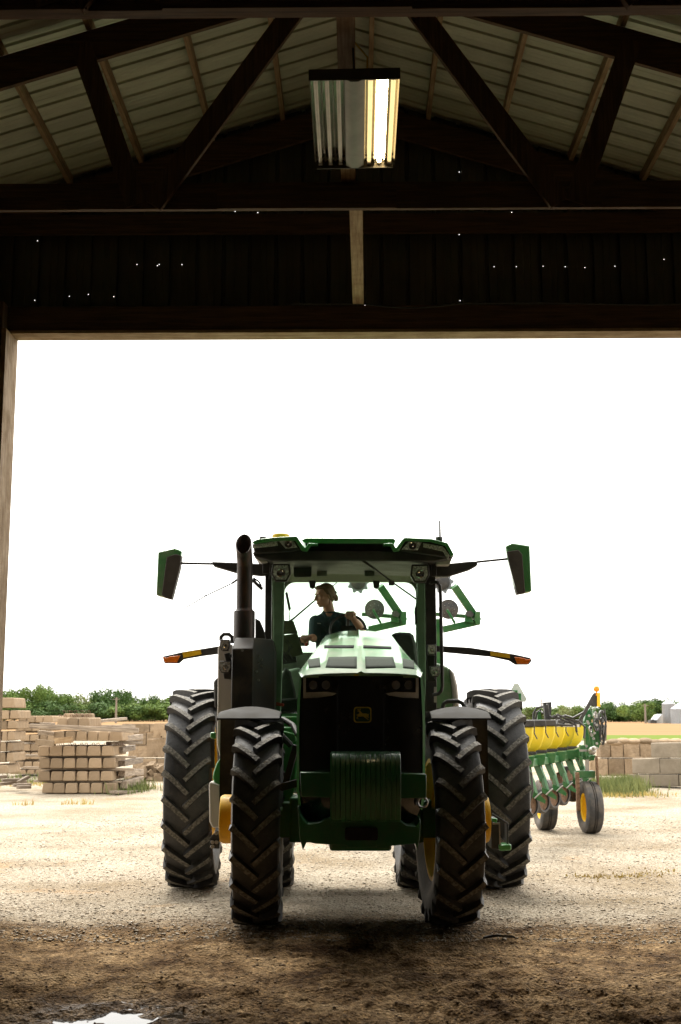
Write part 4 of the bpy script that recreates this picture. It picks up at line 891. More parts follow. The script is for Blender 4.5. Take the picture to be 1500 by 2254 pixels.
SHL, SHR = P(695, 1369, 12.40), P(767, 1364, 12.44); CH = P(728, 1378, 12.45); HI = P(736, 1460, 12.5)
m.cap(SHL, SHR, .055, .055); m.cap(CH, HI, .11, .12)
EL, ER = P(692, 1404, 12.33), P(796, 1384, 12.26); HL, HR_ = P(679, 1403, 12.12), P(773, 1353, 11.99)
m.cap(SHL, EL, .048, .044); m.cap(EL, HL+Vector((.01, .04, 0)), .042, .028); m.cap(SHR, ER, .048, .044); m.cap(ER, HR_+Vector((.01, .06, -.012)), .044, .029)
# hands with fingers
def hand(base, palm_dir, side_dir, curl_dir, thumb_s):
    base = Vector(base); f = Vector(palm_dir).normalized(); s = Vector(side_dir).normalized(); c = Vector(curl_dir).normalized()
    for k in range(4): m.cap(base+s*(k-1.5)*.019, base+f*.07+s*(k-1.5)*.020, .013, .0125, 8)
    for k, ln in enumerate((.038, .044, .041, .032)):
        k0 = base+f*.074+s*(k-1.5)*.0205; k1 = k0+(f*.45+c*.9).normalized()*ln; k2 = k1+(c*.8-f*.6).normalized()*ln*.75; k3 = k2+(-f*.95+c*.1).normalized()*ln*.5
        m.cap(k0, k1, .0092, .0086, 8); m.cap(k1, k2, .0084, .0078, 8); m.cap(k2, k3, .0076, .0068, 8)
    t0 = base+s*thumb_s*.026+f*.015; t1 = t0+(s*thumb_s*.7+f*.6+c*.5).normalized()*.042; t2 = t1+(f*.8+c*.6-s*thumb_s*.2).normalized()*.03
    m.cap(t0, t1, .013, .0105, 8); m.cap(t1, t2, .0100, .0085, 8)
hand(HL, (-.35, -.8, .1), (.8, -.3, 0), (0, -.2, -1), 1)
hand(HR_+Vector((.012, .045, .010)), (-.25, -.85, .15), (1, -.2, 0), (0, -.25, -1), -1)
# thighs and lower legs
KL, KR = P(700, 1500, 12.0), P(770, 1500, 12.0)
for s, K in ((-1, KL), (1, KR)): m.cap(HI+Vector((s*.09, 0, -.05)), K, .082, .060); m.cap(K, K+Vector((0, .06, -.38)), .056, .04); m.cap(K+Vector((0, .04, -.40)), K+Vector((0, -.14, -.42)), .038, .03)
body = m.build('body', M['skin'], person); voxel(body, .0055, 2)
m = MB(); m.cap(SHL+Vector((.02, 0, -.02)), SHR+Vector((-.02, 0, -.02)), .062, .062); m.cap(CH, P(732, 1440, 12.48), .115, .112); m.cap(P(710, 1378, 12.40), P(714, 1430, 12.42), .080, .08); m.cap(P(748, 1376, 12.42), P(748, 1430, 12.44), .080, .08)
m.cap(SHL, lerp(SHL, EL, .90), .068, .062); m.cap(SHR, lerp(SHR, ER, .78), .070, .066); m.cap(SHL+Vector((.01, 0, .0)), SHR+Vector((-.01, 0, .0)), .062, .062); m.cap(NK+Vector((-.02, .02, -.02)), SHL+Vector((.02, .01, .0)), .058, .060); m.cap(NK+Vector((.02, .02, -.02)), SHR+Vector((-.02, .01, .0)), .055, .060); m.lathe([(-.03, .058), (.0, .066), (.02, .070), (.026, .064), (0, .05)], o=NK+Vector((0, 0, .0)), ax='Z', seg=20)
for k in range(9): a = random.uniform(697, 765); y = random.uniform(1365, 1400); m.cap(P(a, y, 12.315), P(a+random.uniform(-14, 14), y+random.uniform(6, 14), 12.32), .010, .006, 6)
shirt = m.build('shirt', M['shirt'], person); voxel(shirt, .006, 3)
# collar, placket, pocket
m = MB(); m.add([P(713, 1343, 12.33), P(724, 1362, 12.29), P(717, 1360, 12.285), P(708, 1349, 12.31)], [(0, 1, 2, 3)]); m.add([P(737, 1345, 12.33), P(724, 1363, 12.29), P(731, 1366, 12.285), P(743, 1353, 12.31)], [(0, 1, 2, 3)])
cl = m.build('collar', M['shirt'], person); s_ = cl.modifiers.new('s', 'SOLIDIFY'); s_.thickness = .008
m = MB(); m.ppx([(697, 1370), (711, 1371), (710, 1376), (697, 1375)], 12.30, .01); pk = m.build('pocket', M['shirt'], person)
m = MB(); m.ppx([(699, 1371.2), (707, 1371.8), (707, 1373.2), (699, 1372.6)], 12.297, .003); m.build('name_stitching', M['white'], pk)
m = MB()
for s, K in ((-1, KL), (1, KR)): m.cap(HI+Vector((s*.09, 0, -.05)), K, .092, .070); m.cap(K, K+Vector((0, .06, -.36)), .066, .055)
m.ell(HI+Vector((0, 0, -.03)), (.17, .13, .10)); tr_ = m.build('trousers', M['pants'], person); voxel(tr_, .012, 2)
m = MB()      # hair: cap, swept back, side strand, tied knot
m.ell(hp(0, .030, .040), (.082, .096, .088), hr, 20, 14); m.ell(hp(0, -.035, .088), (.055, .050, .026), hr); m.ell(hp(0, .055, -.015), (.062, .055, .065), hr)
for s in (-1, 1):
    m.cap(hp(s*.064, .000, .060), hp(s*.076, .030, -.020), .016, .014); m.cap(hp(s*.070, .012, .02), hp(s*.070, .010, -.095), .008, .004)
    for k in range(4): m.cap(hp(s*.05, -.045+.02*k, .09), hp(s*(.076), .04+.01*k, .01-.015*k), .008, .007)
m.cap(hp(-.0, .11, -.00), hp(0, .13, -.045), .030, .026); hair = m.build('hair', M['hair'], person); voxel(hair, .005, 1)
m = MB(); m.ell(hp(0, .125, .018), (.030, .020, .022), hr); m.ell(hp(0, .14, -.03), (.018, .016, .026), hr); m.build('hair_clip', M['black'], person)
for s in (-1, 1):
    m = MB(); m.ell(hp(s*.030, -.077, .008), (.013, .008, .006), hr, 12, 8); e_ = m.build('eye', M['eyew'], person); m = MB(); m.ell(hp(s*.030, -.083, .006), (.006, .004, .005), hr, 10, 6); m.build('iris', M['eye'], e_)
    m = MB(); m.cap(hp(s*.014, -.088, .026), hp(s*.044, -.074, .028), .0035, .0025, 6); m.build('eyebrow', M['hair'], person)
m = MB(); m.ell(hp(0, -.088, -.057), (.019, .007, .004), hr); m.ell(hp(0, -.086, -.065), (.016, .007, .0045), hr); m.build('mouth', M['lip'], person)
# ------------------------------------------------------------------ planter
pl = thing('row_planter', (P(1290, 1578, 19).x, 19.0, -.12), 'green folding row crop planter with yellow seed hoppers standing behind the tractor', 'planter')
def pb(m, name, mt, **k):
    mt = M[mt] if isinstance(mt, str) else mt; par = k.pop('parent', pl)
    if name in ('hose', 'axle_beam', 'frame_rail', 'wheel_leg'):
        for q in m.pieces(): o = q.build(name, mt, par, **k)
        return o
    return m.build(name, mt, par, **k)
def ribwheel(px, py, d, Rw, Ww, rz, flip=1):
    m = MB(); m.lathe([(-Ww*.38, Rw*.55), (-Ww*.5, Rw*.68), (-Ww*.5, Rw*.88), (-Ww*.42, Rw*.97), (-Ww*.25, Rw), (-.022, Rw), (-.018, Rw-.018), (-.010, Rw-.018), (-.006, Rw), (.006, Rw), (.010, Rw-.018), (.018, Rw-.018), (.022, Rw), (Ww*.25, Rw), (Ww*.42, Rw*.97), (Ww*.5, Rw*.88), (Ww*.5, Rw*.68), (Ww*.38, Rw*.55)], seg=40)
    c_ = P(px, py, d); t_ = MB(); t_.lathe([(-Ww*.38, Rw*.57), (-Ww*.3, Rw*.5), (Ww*.1, Rw*.45), (Ww*.12, .05), (Ww*.3, .05), (Ww*.3, .001)], seg=36); t_.lathe([(Ww*.38, Rw*.57), (Ww*.3, Rw*.5), (Ww*.1, Rw*.47)], seg=36)
    w = t_.build('wheel', M['yellow'], pl, o=(0, 0, 0)); w.location = c_-Vector(pl['_o']); w.rotation_euler.z = rz; w['_o'] = (0, 0, 0)
    m.build('tyre', M['smooth_rubber'], w, o=(0, 0, 0)); return w
W1 = ribwheel(1299, 1777, 18.9, .372, .24, R_(5)); W2 = ribwheel(1200, 1771, 19.4, .372, .24, R_(5))
# row units
UN = 6
for k in range(UN):
    d = 16.3+.76*k; px = lerp(1146, 1264, (k/(UN-1))**.93) ; c_ = P(px, 1660, d)
    zt_ = P(px, 1599+.0*k, d).z if k == 0 else None
    zt_ = P(1150, 1600, 16.3).z; x, y = c_.x, d
    ex = .30
    def pr(pts, dy, th): return [(x+a, y+dy, zt_+b) for a, b in pts]
    m = MB(); top = [(x-.19, y-.10), (x+.17, y-.06), (x+.17, y+.42), (x-.19, y+.38)]
    A0 = [Vector((a, b, zt_)) for a, b in top]; A1 = [Vector((lerp(a, x, .06), lerp(b, y+.15, .06), zt_-.13)) for a, b in top]; A2 = [Vector((lerp(a, x-.02, .25), lerp(b, y+.15, .35), zt_-.26)) for a, b in top]; A3 = [Vector((lerp(a, x-.02, .75), lerp(b, y+.15, .7), zt_-.36)) for a, b in top]
    al = A0+A1+A2+A3; m.add(al, [(3, 2, 1, 0), (12, 13, 14, 15)]+[(j*4+i, j*4+(i+1) % 4, (j+1)*4+(i+1) % 4, (j+1)*4+i) for j in range(3) for i in range(4)])
    h = pb(m, 'hopper', 'hopper', bevel=.02)
    m = MB(); m.prism([(x-.20, y-.115, zt_), (x+.18, y-.075, zt_), (x+.18, y+.43, zt_), (x-.20, y+.39, zt_)], (0, 0, .085)); pb(m, 'hopper_lid', 'black', parent=h, bevel=.012)
    m = MB(); m.tube([(x+.17, y-.10, zt_+.02), (x+.165, y-.13, zt_-.08), (x+.20, y-.13, zt_-.15)], .008, 6); pb(m, 'strap', 'black', parent=h)
    # shank and meter
    m = MB(); m.prism([(x-.12, y, zt_-.33), (x+.06, y, zt_-.33), (x+.04, y, zt_-.43), (x-.12, y, zt_-.43)], (0, .26, 0)); pb(m, 'seed_meter', 'black', bevel=.01)
    m = MB(); m.prism([(x-.15, y-.15, zt_-.385), (x+.16, y-.15, zt_-.36), (x+.13, y-.15, zt_-.50), (x-.12, y-.15, zt_-.50)], (0, .30, 0)); fr_ = pb(m, 'row_unit_frame', 'pgreen', bevel=.006)
    m = MB(); m.beam((x+.04, y-.05, zt_-.48), (x+.12, y-.12, zt_-.70), .045, .09); m.beam((x+.12, y-.12, zt_-.68), (x+.15, y-.2, zt_-.84), .045, .08); pb(m, 'shank', 'pgreen', bevel=.006)
    m = MB(); m.beam((x-.05, y+.1, zt_-.48), (x-.01, y+.0, zt_-.78), .04, .07); pb(m, 'shank', 'pgreen', bevel=.006)
    m = MB(); m.prism([(x+.08, y-.25, zt_-.78), (x+.20, y-.25, zt_-.83), (x+.27, y-.25, zt_-.90), (x+.26, y-.25, zt_-.94), (x+.08, y-.25, zt_-.85)], (0, .03, 0)); pb(m, 'wheel_arm', 'pgreen')
    m = MB(); cz = zt_-.965; rw_ = .155
    rot_ = Matrix.Rotation(R_(-42), 3, 'Z')
    m.lathe([(-.045, rw_*.72), (-.05, rw_*.86), (-.035, rw_*.98), (0, rw_), (.035, rw_*.98), (.05, rw_*.86), (.045, rw_*.72)], o=(x+.08, y-.18, cz), seg=28, rot=rot_); gw = pb(m, 'gauge_wheel', 'smooth_rubber')
    m = MB(); m.lathe([(-.02, rw_*.74), (-.008, rw_*.4), (-.02, .02), (-.025, .001)], o=(x+.08, y-.18, cz), seg=24, rot=rot_); m.lathe([(.02, rw_*.74), (.008, rw_*.4), (.02, .02), (.025, .001)], o=(x+.08, y-.18, cz), seg=24, rot=rot_); pb(m, 'disc', 'mud', parent=gw)
    m = MB(); m.tube([(x+.13, y-.26, cz+.09), (x+.21, y-.30, cz+.17)], .009, 6); pb(m, 'handle', 'steel')
    m = MB(); m.ell((x-.04, y-.12, zt_-.74), (.045, .045, .045)); m.ell((x-.03, y-.16, zt_-.80), (.035, .035, .035)); pb(m, 'spring', 'mud')
# tool bar
a = P(1150, 1680, 16.5); b_ = P(1275, 1662, 20.5)
m = MB(); m.beam(a+Vector((.1, .1, -.0)), b_, .10, .10); m.ppx([(1251, 1658), (1300, 1636), (1308, 1668), (1300, 1676), (1255, 1664)], 19.2, .25); m.ppx([(1277, 1640), (1291, 1640), (1291, 1670), (1277, 1668)], 19.0, .1); pb(m, 'toolbar', 'pgreen', bevel=.01)
m = MB(); m.ppx([(1269, 1697), (1311, 1697), (1311, 1712), (1269, 1713)], 18.85, .2); m.ppx([(1276, 1664), (1284, 1666), (1283, 1688), (1279, 1688)], 18.9, .08); m.ppx([(1296, 1664), (1312, 1662), (1308, 1674), (1296, 1674)], 18.9, .1); axl = pb(m, 'axle_beam', 'pgreen', bevel=.006)
m = MB(); m.beam(P(1271, 1700, 18.8), P(1274, 1785, 18.8), .05, .08, up=(0, 1, 0)); m.beam(P(1313, 1664, 18.8), P(1320, 1780, 18.8), .025, .10, up=(0, 1, 0)); m.beam(P(1218, 1700, 19.4), P(1217, 1770, 19.4), .03, .08, up=(0, 1, 0)); pb(m, 'wheel_leg', 'mud', bevel=.004)
m = MB(); m.beam(P(1313, 1664, 18.82), P(1319, 1765, 18.82), .028, .04, up=(0, 1, 0)); pb(m, 'wheel_leg', 'pgreen')
m = MB(); m.beam(P(1293, 1672, 18.9), P(1293, 1698, 18.9), .05, .05, up=(0, 1, 0)); m.beam(P(1276, 1652, 18.9), P(1294, 1652, 18.9), .03, .03); pb(m, 'cylinder_rod', 'steel')
m = MB(); m.ell(P(1304, 1653, 18.85), (.06, .05, .06)); m.ell(P(1308, 1647, 18.8), (.035, .03, .035)); pb(m, 'coupling', 'steel')
# folded mast of levers
m = MB()
m.ppx([(1290, 1568), (1299, 1559), (1304, 1570), (1303, 1590), (1288, 1600), (1286, 1590)], 19.3, .12); m.ppx([(1288, 1592), (1306, 1590), (1308, 1640), (1312, 1648), (1296, 1658), (1290, 1640)], 19.2, .16)
m.beam(P(1308, 1575, 19.3), P(1318, 1640, 19.3), .06, .08, up=(0, 1, 0)); m.beam(P(1316, 1600, 19.3), P(1306, 1650, 19.3), .06, .06, up=(0, 1, 0)); m.ppx([(1306, 1563), (1316, 1570), (1324, 1630), (1318, 1648), (1310, 1640)], 19.45, .1)
m.beam(P(1296, 1600, 19.05), P(1304, 1640, 19.05), .035, .06, up=(0, 1, 0)); m.beam(P(1280, 1650, 19.0), P(1282, 1687, 19.0), .02, .07, up=(0, 1, 0))
pb(m, 'fold_mast', 'pgreen', bevel=.008)
for (px, py, rr_, dd) in ((1313, 1595, .10, 19.1), (1326, 1585, .15, 19.3), (1327, 1612, .12, 19.3), (1311, 1575, .06, 19.1), (1300, 1605, .05, 19.0)):
    m = MB(); m.lathe([(-.008, rr_*.8), (-.008, rr_), (.008, rr_), (.008, rr_*.8), (-.008, rr_*.8)], o=P(px, py, dd), ax='X', seg=24, rot=Matrix.Rotation(R_(-35), 3, 'Z')); m.lathe([(-.02, .001), (-.02, rr_*.3), (.02, rr_*.3), (.02, .001)], o=P(px, py, dd), ax='X', seg=12, rot=Matrix.Rotation(R_(-35), 3, 'Z')); m.beam(P(px, py, dd)-Vector((0, 0, rr_*.9)), P(px, py, dd)+Vector((0, 0, rr_*.9)), .02, .03, up=(0, 1, 0)); pb(m, 'sprocket', 'black' if rr_ > .08 else 'steel')
m = MB(); m.tube([P(1327, 1575, 19.2), P(1334, 1590, 19.2), P(1333, 1620, 19.2), P(1329, 1640, 19.2), P(1322, 1630, 19.2), P(1324, 1590, 19.2), P(1327, 1575, 19.2)], .012, 6); m.tube([P(1331, 1560, 19.25), P(1335, 1600, 19.25), P(1326, 1640, 19.25)], .01, 6); pb(m, 'drive_chain', 'black')
m = MB()
for k in range(14):
    px, py = random.uniform(1290, 1318), random.uniform(1575, 1650); m.lathe([(0, .001), (0, .02), (.02, .02)], o=P(px, py, 18.98), ax='Y', seg=8)
pb(m, 'bolt', 'steel')
m = MB(); m.ppx([(1305, 1530), (1309, 1525), (1316, 1525), (1315, 1556), (1310, 1556), (1300, 1552)], 19.1, .08); m.beam(P(1307, 1532, 19.12), P(1279, 1583, 19.12), .05, .05, up=(0, 1, 0)); m.beam(P(1277, 1583, 19.1), P(1275, 1600, 19.1), .04, .04, up=(0, 1, 0)); pb(m, 'light_bracket', 'black', bevel=.004)
m = MB(); m.ppx([(1315, 1525), (1322, 1525), (1322, 1556), (1315, 1555)], 19.08, .02); pb(m, 'reflector_strip', 'reflector')
m = MB(); c_ = P(1313.5, 1516.5, 19.1); m.lathe([(-.03, .001), (-.028, .03), (-.012, .045), (.012, .045), (.03, .03), (.031, .001)], o=c_, ax='Y', seg=24); m.tube([c_+Vector((0, 0, -.04)), c_+Vector((0, 0, -.10))], .012, 8); pb(m, 'amber_lamp', mat('amber_lamp', (.95, .34, .02), .3, nscale=30, col2=(.9, .28, .02)))
m = MB(); m.ppx([(1197, 1546), (1215, 1545), (1213, 1598), (1203, 1598)], 18.2, .14); pb(m, 'hose_tower', 'black', bevel=.006)
m = MB()
for pts in (((1174, 1592), (1175, 1570), (1182, 1558), (1197, 1555)), ((1179, 1590), (1182, 1568), (1190, 1562), (1195, 1570)), ((1205, 1550), (1208, 1575), (1225, 1582), (1245, 1575), (1262, 1580), (1285, 1568)), ((1215, 1580), (1228, 1573), (1248, 1582), (1275, 1588), (1288, 1600), (1286, 1625)), ((1218, 1575), (1240, 1585), (1268, 1596), (1270, 1612)), ((1225, 1598), (1230, 1575), (1226, 1573)), ((1236, 1600), (1248, 1582), (1262, 1592)), ((1148, 1588), (1165, 1594), (1180, 1592)), ((1146, 1598), (1200, 1594), (1262, 1597))):
    m.tube([P(x, y, 18.0+random.uniform(-.1, .1)) for x, y in pts], .016, 6)
pb(m, 'hose', 'black')
m = MB()
for k in range(4): m.beam(P(1146, 1587+3*k, 17.6), P(1275, 1596+k, 18.2), .02, .02)
pb(m, 'frame_rail', 'steel')
m = MB(); m.ppx([(1184, 1568), (1190, 1565), (1194, 1590), (1197, 1598), (1183, 1598)], 18.4, .1); pb(m, 'bracket', 'pgreen')
# sign and its holder
m = MB(); m.ppx([(1130, 1509), (1133, 1504), (1141, 1504), (1160, 1538), (1157, 1545), (1150, 1545), (1122, 1545), (1115, 1540)], 17.4, .006); pb(m, 'slow_vehicle_sign', 'signback')
m = MB(); m.ppx([(1127, 1519), (1140, 1519), (1140, 1526), (1148, 1526), (1148, 1570), (1128, 1560)], 17.3, .06); m.beam(P(1138, 1550, 17.3), P(1142, 1610, 17.4), .08, .08, up=(0, 1, 0)); pb(m, 'sign_holder', 'pgreen', bevel=.005)
m = MB(); m.tube([P(1135, 1545, 17.2), P(1145, 1552, 17.2), P(1148, 1572, 17.2), P(1143, 1590, 17.2)], .012, 6); m.tube([P(1160, 1690, 16.0), P(1170, 1705, 16.0), P(1173, 1740, 16.0), P(1166, 1775, 16.0), P(1160, 1740, 16)], .014, 6); pb(m, 'hose', 'black')
# toothed coulters and rear wheels behind
for (px, py, dd) in ((1237, 1718, 20.0), (1257, 1722, 19.6)):
    m = MB(); vs = []; c_ = P(px, py, dd); NT = 28
    for k in range(NT): q = 2*math.pi*k/NT; r_ = .20 if k % 2 else .165; vs.append(c_+Matrix.Rotation(R_(50), 3, 'Z') @ Vector((r_*math.cos(q), 0, r_*math.sin(q))))
    m.prism(vs, (.02, .01, 0)); pb(m, 'coulter', 'mud')
m = MB(); m.ppx([(1232, 1688), (1262, 1686), (1262, 1702), (1234, 1705)], 19.8, .2); m.ppx([(1246, 1726), (1264, 1724), (1266, 1742), (1256, 1746)], 19.7, .2); pb(m, 'trash_wheel_frame', 'black', bevel=.01)
# folded row markers above
def markerarm(dx, tip):
    m = MB()
    m.beam(P(1000+dx, 1290, 17.2), P(1052+dx, 1366, 17.4), .10, .11, up=(0, 1, 0)); m.beam(P(960+dx, 1352, 17.3), P(1030+dx, 1357, 17.3), .06, .05); m.beam(P(975+dx, 1386, 17.3), P(1056+dx, 1368, 17.3), .10, .09); m.ppx([(1048+dx, 1346), (1058+dx, 1346), (1058+dx, 1374), (1050+dx, 1376), (1044+dx, 1362)], 17.2, .14); m.ppx([(1024+dx, 1352), (1038+dx, 1352), (1042+dx, 1370), (1024+dx, 1369)], 17.2, .1)
    m.beam(P(984+dx, 1342, 17.1), P(1002+dx, 1372, 17.1), .03, .08, up=(0, 1, 0)); mk = pb(m, 'row_marker', 'pgreen', bevel=.006)
    m = MB(); m.ppx([(1026+dx, 1347), (1036+dx, 1343), (1044+dx, 1352), (1040+dx, 1358), (1028+dx, 1356)], 17.15, .14); pb(m, 'marker_joint', 'black', parent=mk)
    m = MB(); m.lathe([(-.02, .001), (-.02, .03), (.0, .035), (.02, .125), (.012, .136), (.026, .125)], o=P(988+dx, 1341, 17.2), ax='Y', seg=32); pb(m, 'marker_disc', 'smooth_rubber', parent=mk)
    m = MB()
    for q in range(8): m.lathe([(-.004, .001), (-.004, .007), (.02, .007)], o=P(988+dx, 1341, 17.2)+Vector((.075*math.cos(q*.785), 0, .075*math.sin(q*.785))), ax='Y', seg=6)
    pb(m, 'bolt', 'steel', parent=mk)
    # notched blade further up
    vs = []; c_ = P(975+dx if dx == 0 else 789, 1282, 17.3); NT = 36
    for k in range(NT): q = 2*math.pi*k/NT; r_ = .155 if (k % 4) in (0, 1) else .125; vs.append(c_+Vector((r_*math.cos(q), 0, r_*math.sin(q))))
    m = MB(); m.prism(vs, (0, .012, 0)); pb(m, 'notched_disc', 'galv', parent=mk)
    m = MB(); m.lathe([(-.03, .001), (-.03, .05), (-.012, .10), (0, .10)], o=c_, ax='Y', seg=20); pb(m, 'disc_hub', 'smooth_rubber', parent=mk)
markerarm(0, 0); markerarm(-163, 0)
m = MB(); m.beam(P(966, 1362, 17.3), P(966, 1600, 17.6), .08, .08, up=(0, 1, 0)); m.beam(P(806, 1384, 17.3), P(806, 1600, 17.6), .08, .08, up=(0, 1, 0)); m.beam(P(700, 1600, 17.7), P(1135, 1606, 17.9), .16, .16); pb(m, 'main_frame', 'pgreen', bevel=.01)
m = MB(); m.beam(P(800, 1620, 16.0), P(800, 1606, 17.8), .14, .14); pb(m, 'drawbar', 'pgreen')

# ------------------------------------------------------------------ concrete block stacks
ordn = ['leftmost', 'second from left', 'third from left', 'fourth from left', 'fifth from left', 'sixth from left', 'seventh from left', 'eighth from left']
def block_mesh(w, h, l, taper=.12):
    m = MB(); t = w*taper/2
    m.prism([(-w/2, 0, 0), (w/2, 0, 0), (w/2, 0, h*.25), (w/2-t, 0, h-.02), (w/2-t-.02, 0, h), (-w/2+t+.02, 0, h), (-w/2+t, 0, h-.02), (-w/2, 0, h*.25)], (0, l, 0)); return m
BM = {}
def block(px0, px1, y0, y1, d, l, label, group, mt='concrete'):
    a = P(px0, y1, d); b = P(px1, y1, d); h = P(px0, y0, d).z-a.z; w = (b.x-a.x)*.965
    key = (round(w, 2), round(h, 2), l, mt)
    if key not in BM:
        o = block_mesh(w, h*.97, l).build('concrete_block', M[mt], None, o=(0, 0, 0), bevel=.018); BM[key] = o
    else: o = BM[key].copy(); COL.objects.link(o)
    o.location = ((a.x+b.x)/2, d+random.uniform(-.05, .05), a.z); o.rotation_euler.z = R_(random.uniform(-1.2, 1.2))
    tag(o, label, 'concrete block', group); return o
rn = ['bottom', 'second', 'third', 'fourth', 'fifth', 'top']
front = [(1723, 1746, [91, 117, 144, 171, 198, 226, 257]), (1697, 1719, [82, 110, 139, 166, 193, 220, 247]), (1668, 1691, [85, 111, 139, 166, 194, 224, 253]), (1641, 1664, [83, 109, 138, 165, 191, 222, 249]), (1609, 1631, [117, 142, 167, 191, 215, 240, 270]), (1579, 1600, [124, 149, 173, 198])]
DF = 28.3
for r_, (y0, y1, xs_) in enumerate(front):
    for k in range(len(xs_)-1):
        o = block(xs_[k], xs_[k+1], y0, y1, DF, 1.5, f'tapered pale concrete block, {ordn[k]} in the {rn[r_]} row of the front block stack', 'concrete blocks in the front stack')
for k in range(3):
    block(138+k*22, 160+k*22, 1570, 1584, DF+1.1, .3, f'{ordn[k]} of three concrete blocks behind the top row of the front stack', 'concrete blocks in the front stack')
back = [(1694, 1704, [22, 40, 58, 76, 92]), (1676, 1690, [18, 35, 53, 71, 86]), (1656, 1671, [29, 48, 67, 85]), (1637, 1653, [28, 48, 67, 85]), (1617, 1631, [46, 66, 86, 104, 122]), (1595, 1609, [34, 53, 70, 88, 106]), (1575, 1590, [41, 59, 77, 95, 117])]
rb = ['bottom', 'second', 'third', 'fourth', 'fifth', 'sixth', 'top']
DB = 36.5
for r_, (y0, y1, xs_) in enumerate(back):
    for k in range(len(xs_)-1): block(xs_[k], xs_[k+1], y0, y1, DB, 1.6, f'small looking concrete block, {ordn[k]} in the {rb[r_]} row of the rear block stack', 'concrete blocks in the rear stack')
lefts = [(1683, 1703, -30, 20), (1656, 1678, -16, 12), (1633, 1654, -14, 14), (1610, 1631, -30, 2), (1610, 1631, 3, 16), (1610, 1629, 17, 32), (1586, 1606, -10, 16), (1586, 1604, 17, 38), (1563, 1583, -10, 21), (1563, 1582, 22, 42), (1535, 1558, -12, 33), (1656, 1676, 13, 28), (1634, 1653, 15, 28)]
ll = ['wide bottom block of the stack by the door jamb', 'block one above the bottom beside the door jamb', 'block in the third layer beside the door jamb', 'block in the fourth layer hidden partly by the door jamb', 'narrow upright block in the fourth layer by the jamb', 'right upright block in the fourth layer by the jamb', 'left block in the fifth layer by the jamb', 'right block in the fifth layer by the jamb', 'left block just under the cap block by the jamb', 'right block just under the cap block by the jamb', 'long pale cap block on top of the stack by the jamb', 'right block one above the bottom by the jamb', 'right block in the third layer by the jamb']
DL = 33.0
for (y0, y1, a, b), t_ in zip(lefts, ll): block(a, b, y0, y1, DL, 1.2, 'concrete '+t_, 'concrete blocks stacked by the jamb')
# timbers
def timber(px0, py0, px1, py1, d0, d1, h, w, label, grp='timbers between the blocks', mt='oldwood'):
    a = P(px0, py0, d0); b = P(px1, py1, d1); c_ = (a+b)/2; m = MB(); L_ = (b-a).length
    m.box((0, 0, 0), (L_, w, h)); o = m.build('timber', M[mt], None, o=(0, 0, 0), bevel=.008)
    v = (b-a).normalized(); o.rotation_euler = Vector((1, 0, 0)).rotation_difference(v).to_euler(); o.location = c_; tag(o, label, 'timber', grp)
timber(67, 1598, 305, 1608, 27.9, 27.9, .10, .14, 'long grey timber laid under the top row of the front stack')
timber(90, 1592, 120, 1593, 28, 28, .04, .2, 'short thin board end left of the top row of the front stack')
timber(205, 1589, 275, 1582, 29.5, 31.5, .07, .14, 'weathered timber poking up right behind the top blocks')
timber(200, 1600, 294, 1599, 29.5, 31, .08, .14, 'rear timber right of the top blocks')
timber(85, 1612, 120, 1615, 28.3, 28.3, .09, .15, 'grey board end sticking out left at the fifth row')
timber(270, 1626, 309, 1622, 28.8, 30.5, .12, .15, 'thick timber end right of the fifth row')
timber(240, 1636, 309, 1634, 28.6, 30.5, .07, .14, 'thin timber under the right end of the fifth row')
timber(80, 1633, 122, 1637, 27.9, 27.9, .12, .20, 'pale sawn timber lying on the fourth row at the left', mt='concrete')
timber(121, 1631, 160, 1628, 27.9, 27.9, .13, .18, 'reddish short timber lying on the fourth row', mt='pale_x')
timber(57, 1663, 300, 1667, 28.5, 28.7, .05, .14, 'thin pale board between third and fourth rows')
timber(52, 1690, 296, 1694, 28.5, 28.7, .055, .14, 'pale board between second and third rows')
timber(75, 1719, 268, 1721, 28.5, 28.6, .045, .14, 'dark board between bottom and second rows')
timber(264, 1651, 292, 1645, 29, 30.8, .12, .16, 'grey timber end right of the fourth row')
timber(268, 1681, 309, 1673, 28.8, 30.6, .12, .16, 'grey timber end right of the third row')
timber(268, 1702, 310, 1699, 28.8, 30.6, .14, .16, 'thick dark timber end right of the second row')
timber(272, 1728, 310, 1716, 28.6, 30.3, .16, .16, 'thick leaning timber end beside the bottom row')
timber(250, 1744, 312, 1742, 27.8, 29.5, .06, .2, 'board lying on the gravel right of the front stack')
for q, (a, y, b, y2) in enumerate(((0, 1726, 60, 1721), (5, 1718, 45, 1716), (42, 1722, 62, 1710), (-5, 1711, 12, 1709), (30, 1729, 68, 1727), (40, 1733, 66, 1732))):
    timber(a, y, b, y2, 29.5-.2*q, 29.7-.2*q, .07, .16, ['long rotten plank lowest in the heap by the jamb', 'middle plank of the heap by the jamb', 'short plank tilted up in the heap by the jamb', 'black plank stub leftmost in the heap', 'front right plank of the heap by the jamb', 'small plank end at the right of the heap'][q], 'plank heap by the jamb')
for q, y in enumerate((1611, 1633, 1654, 1673, 1592)):
    timber(22, y, 112, y, 36.8, 36.8, .05, .14, 'thin board between rows of the rear block stack, ' + ['fifth gap', 'fourth gap', 'third gap', 'second gap', 'top gap'][q], 'boards in the rear stack')
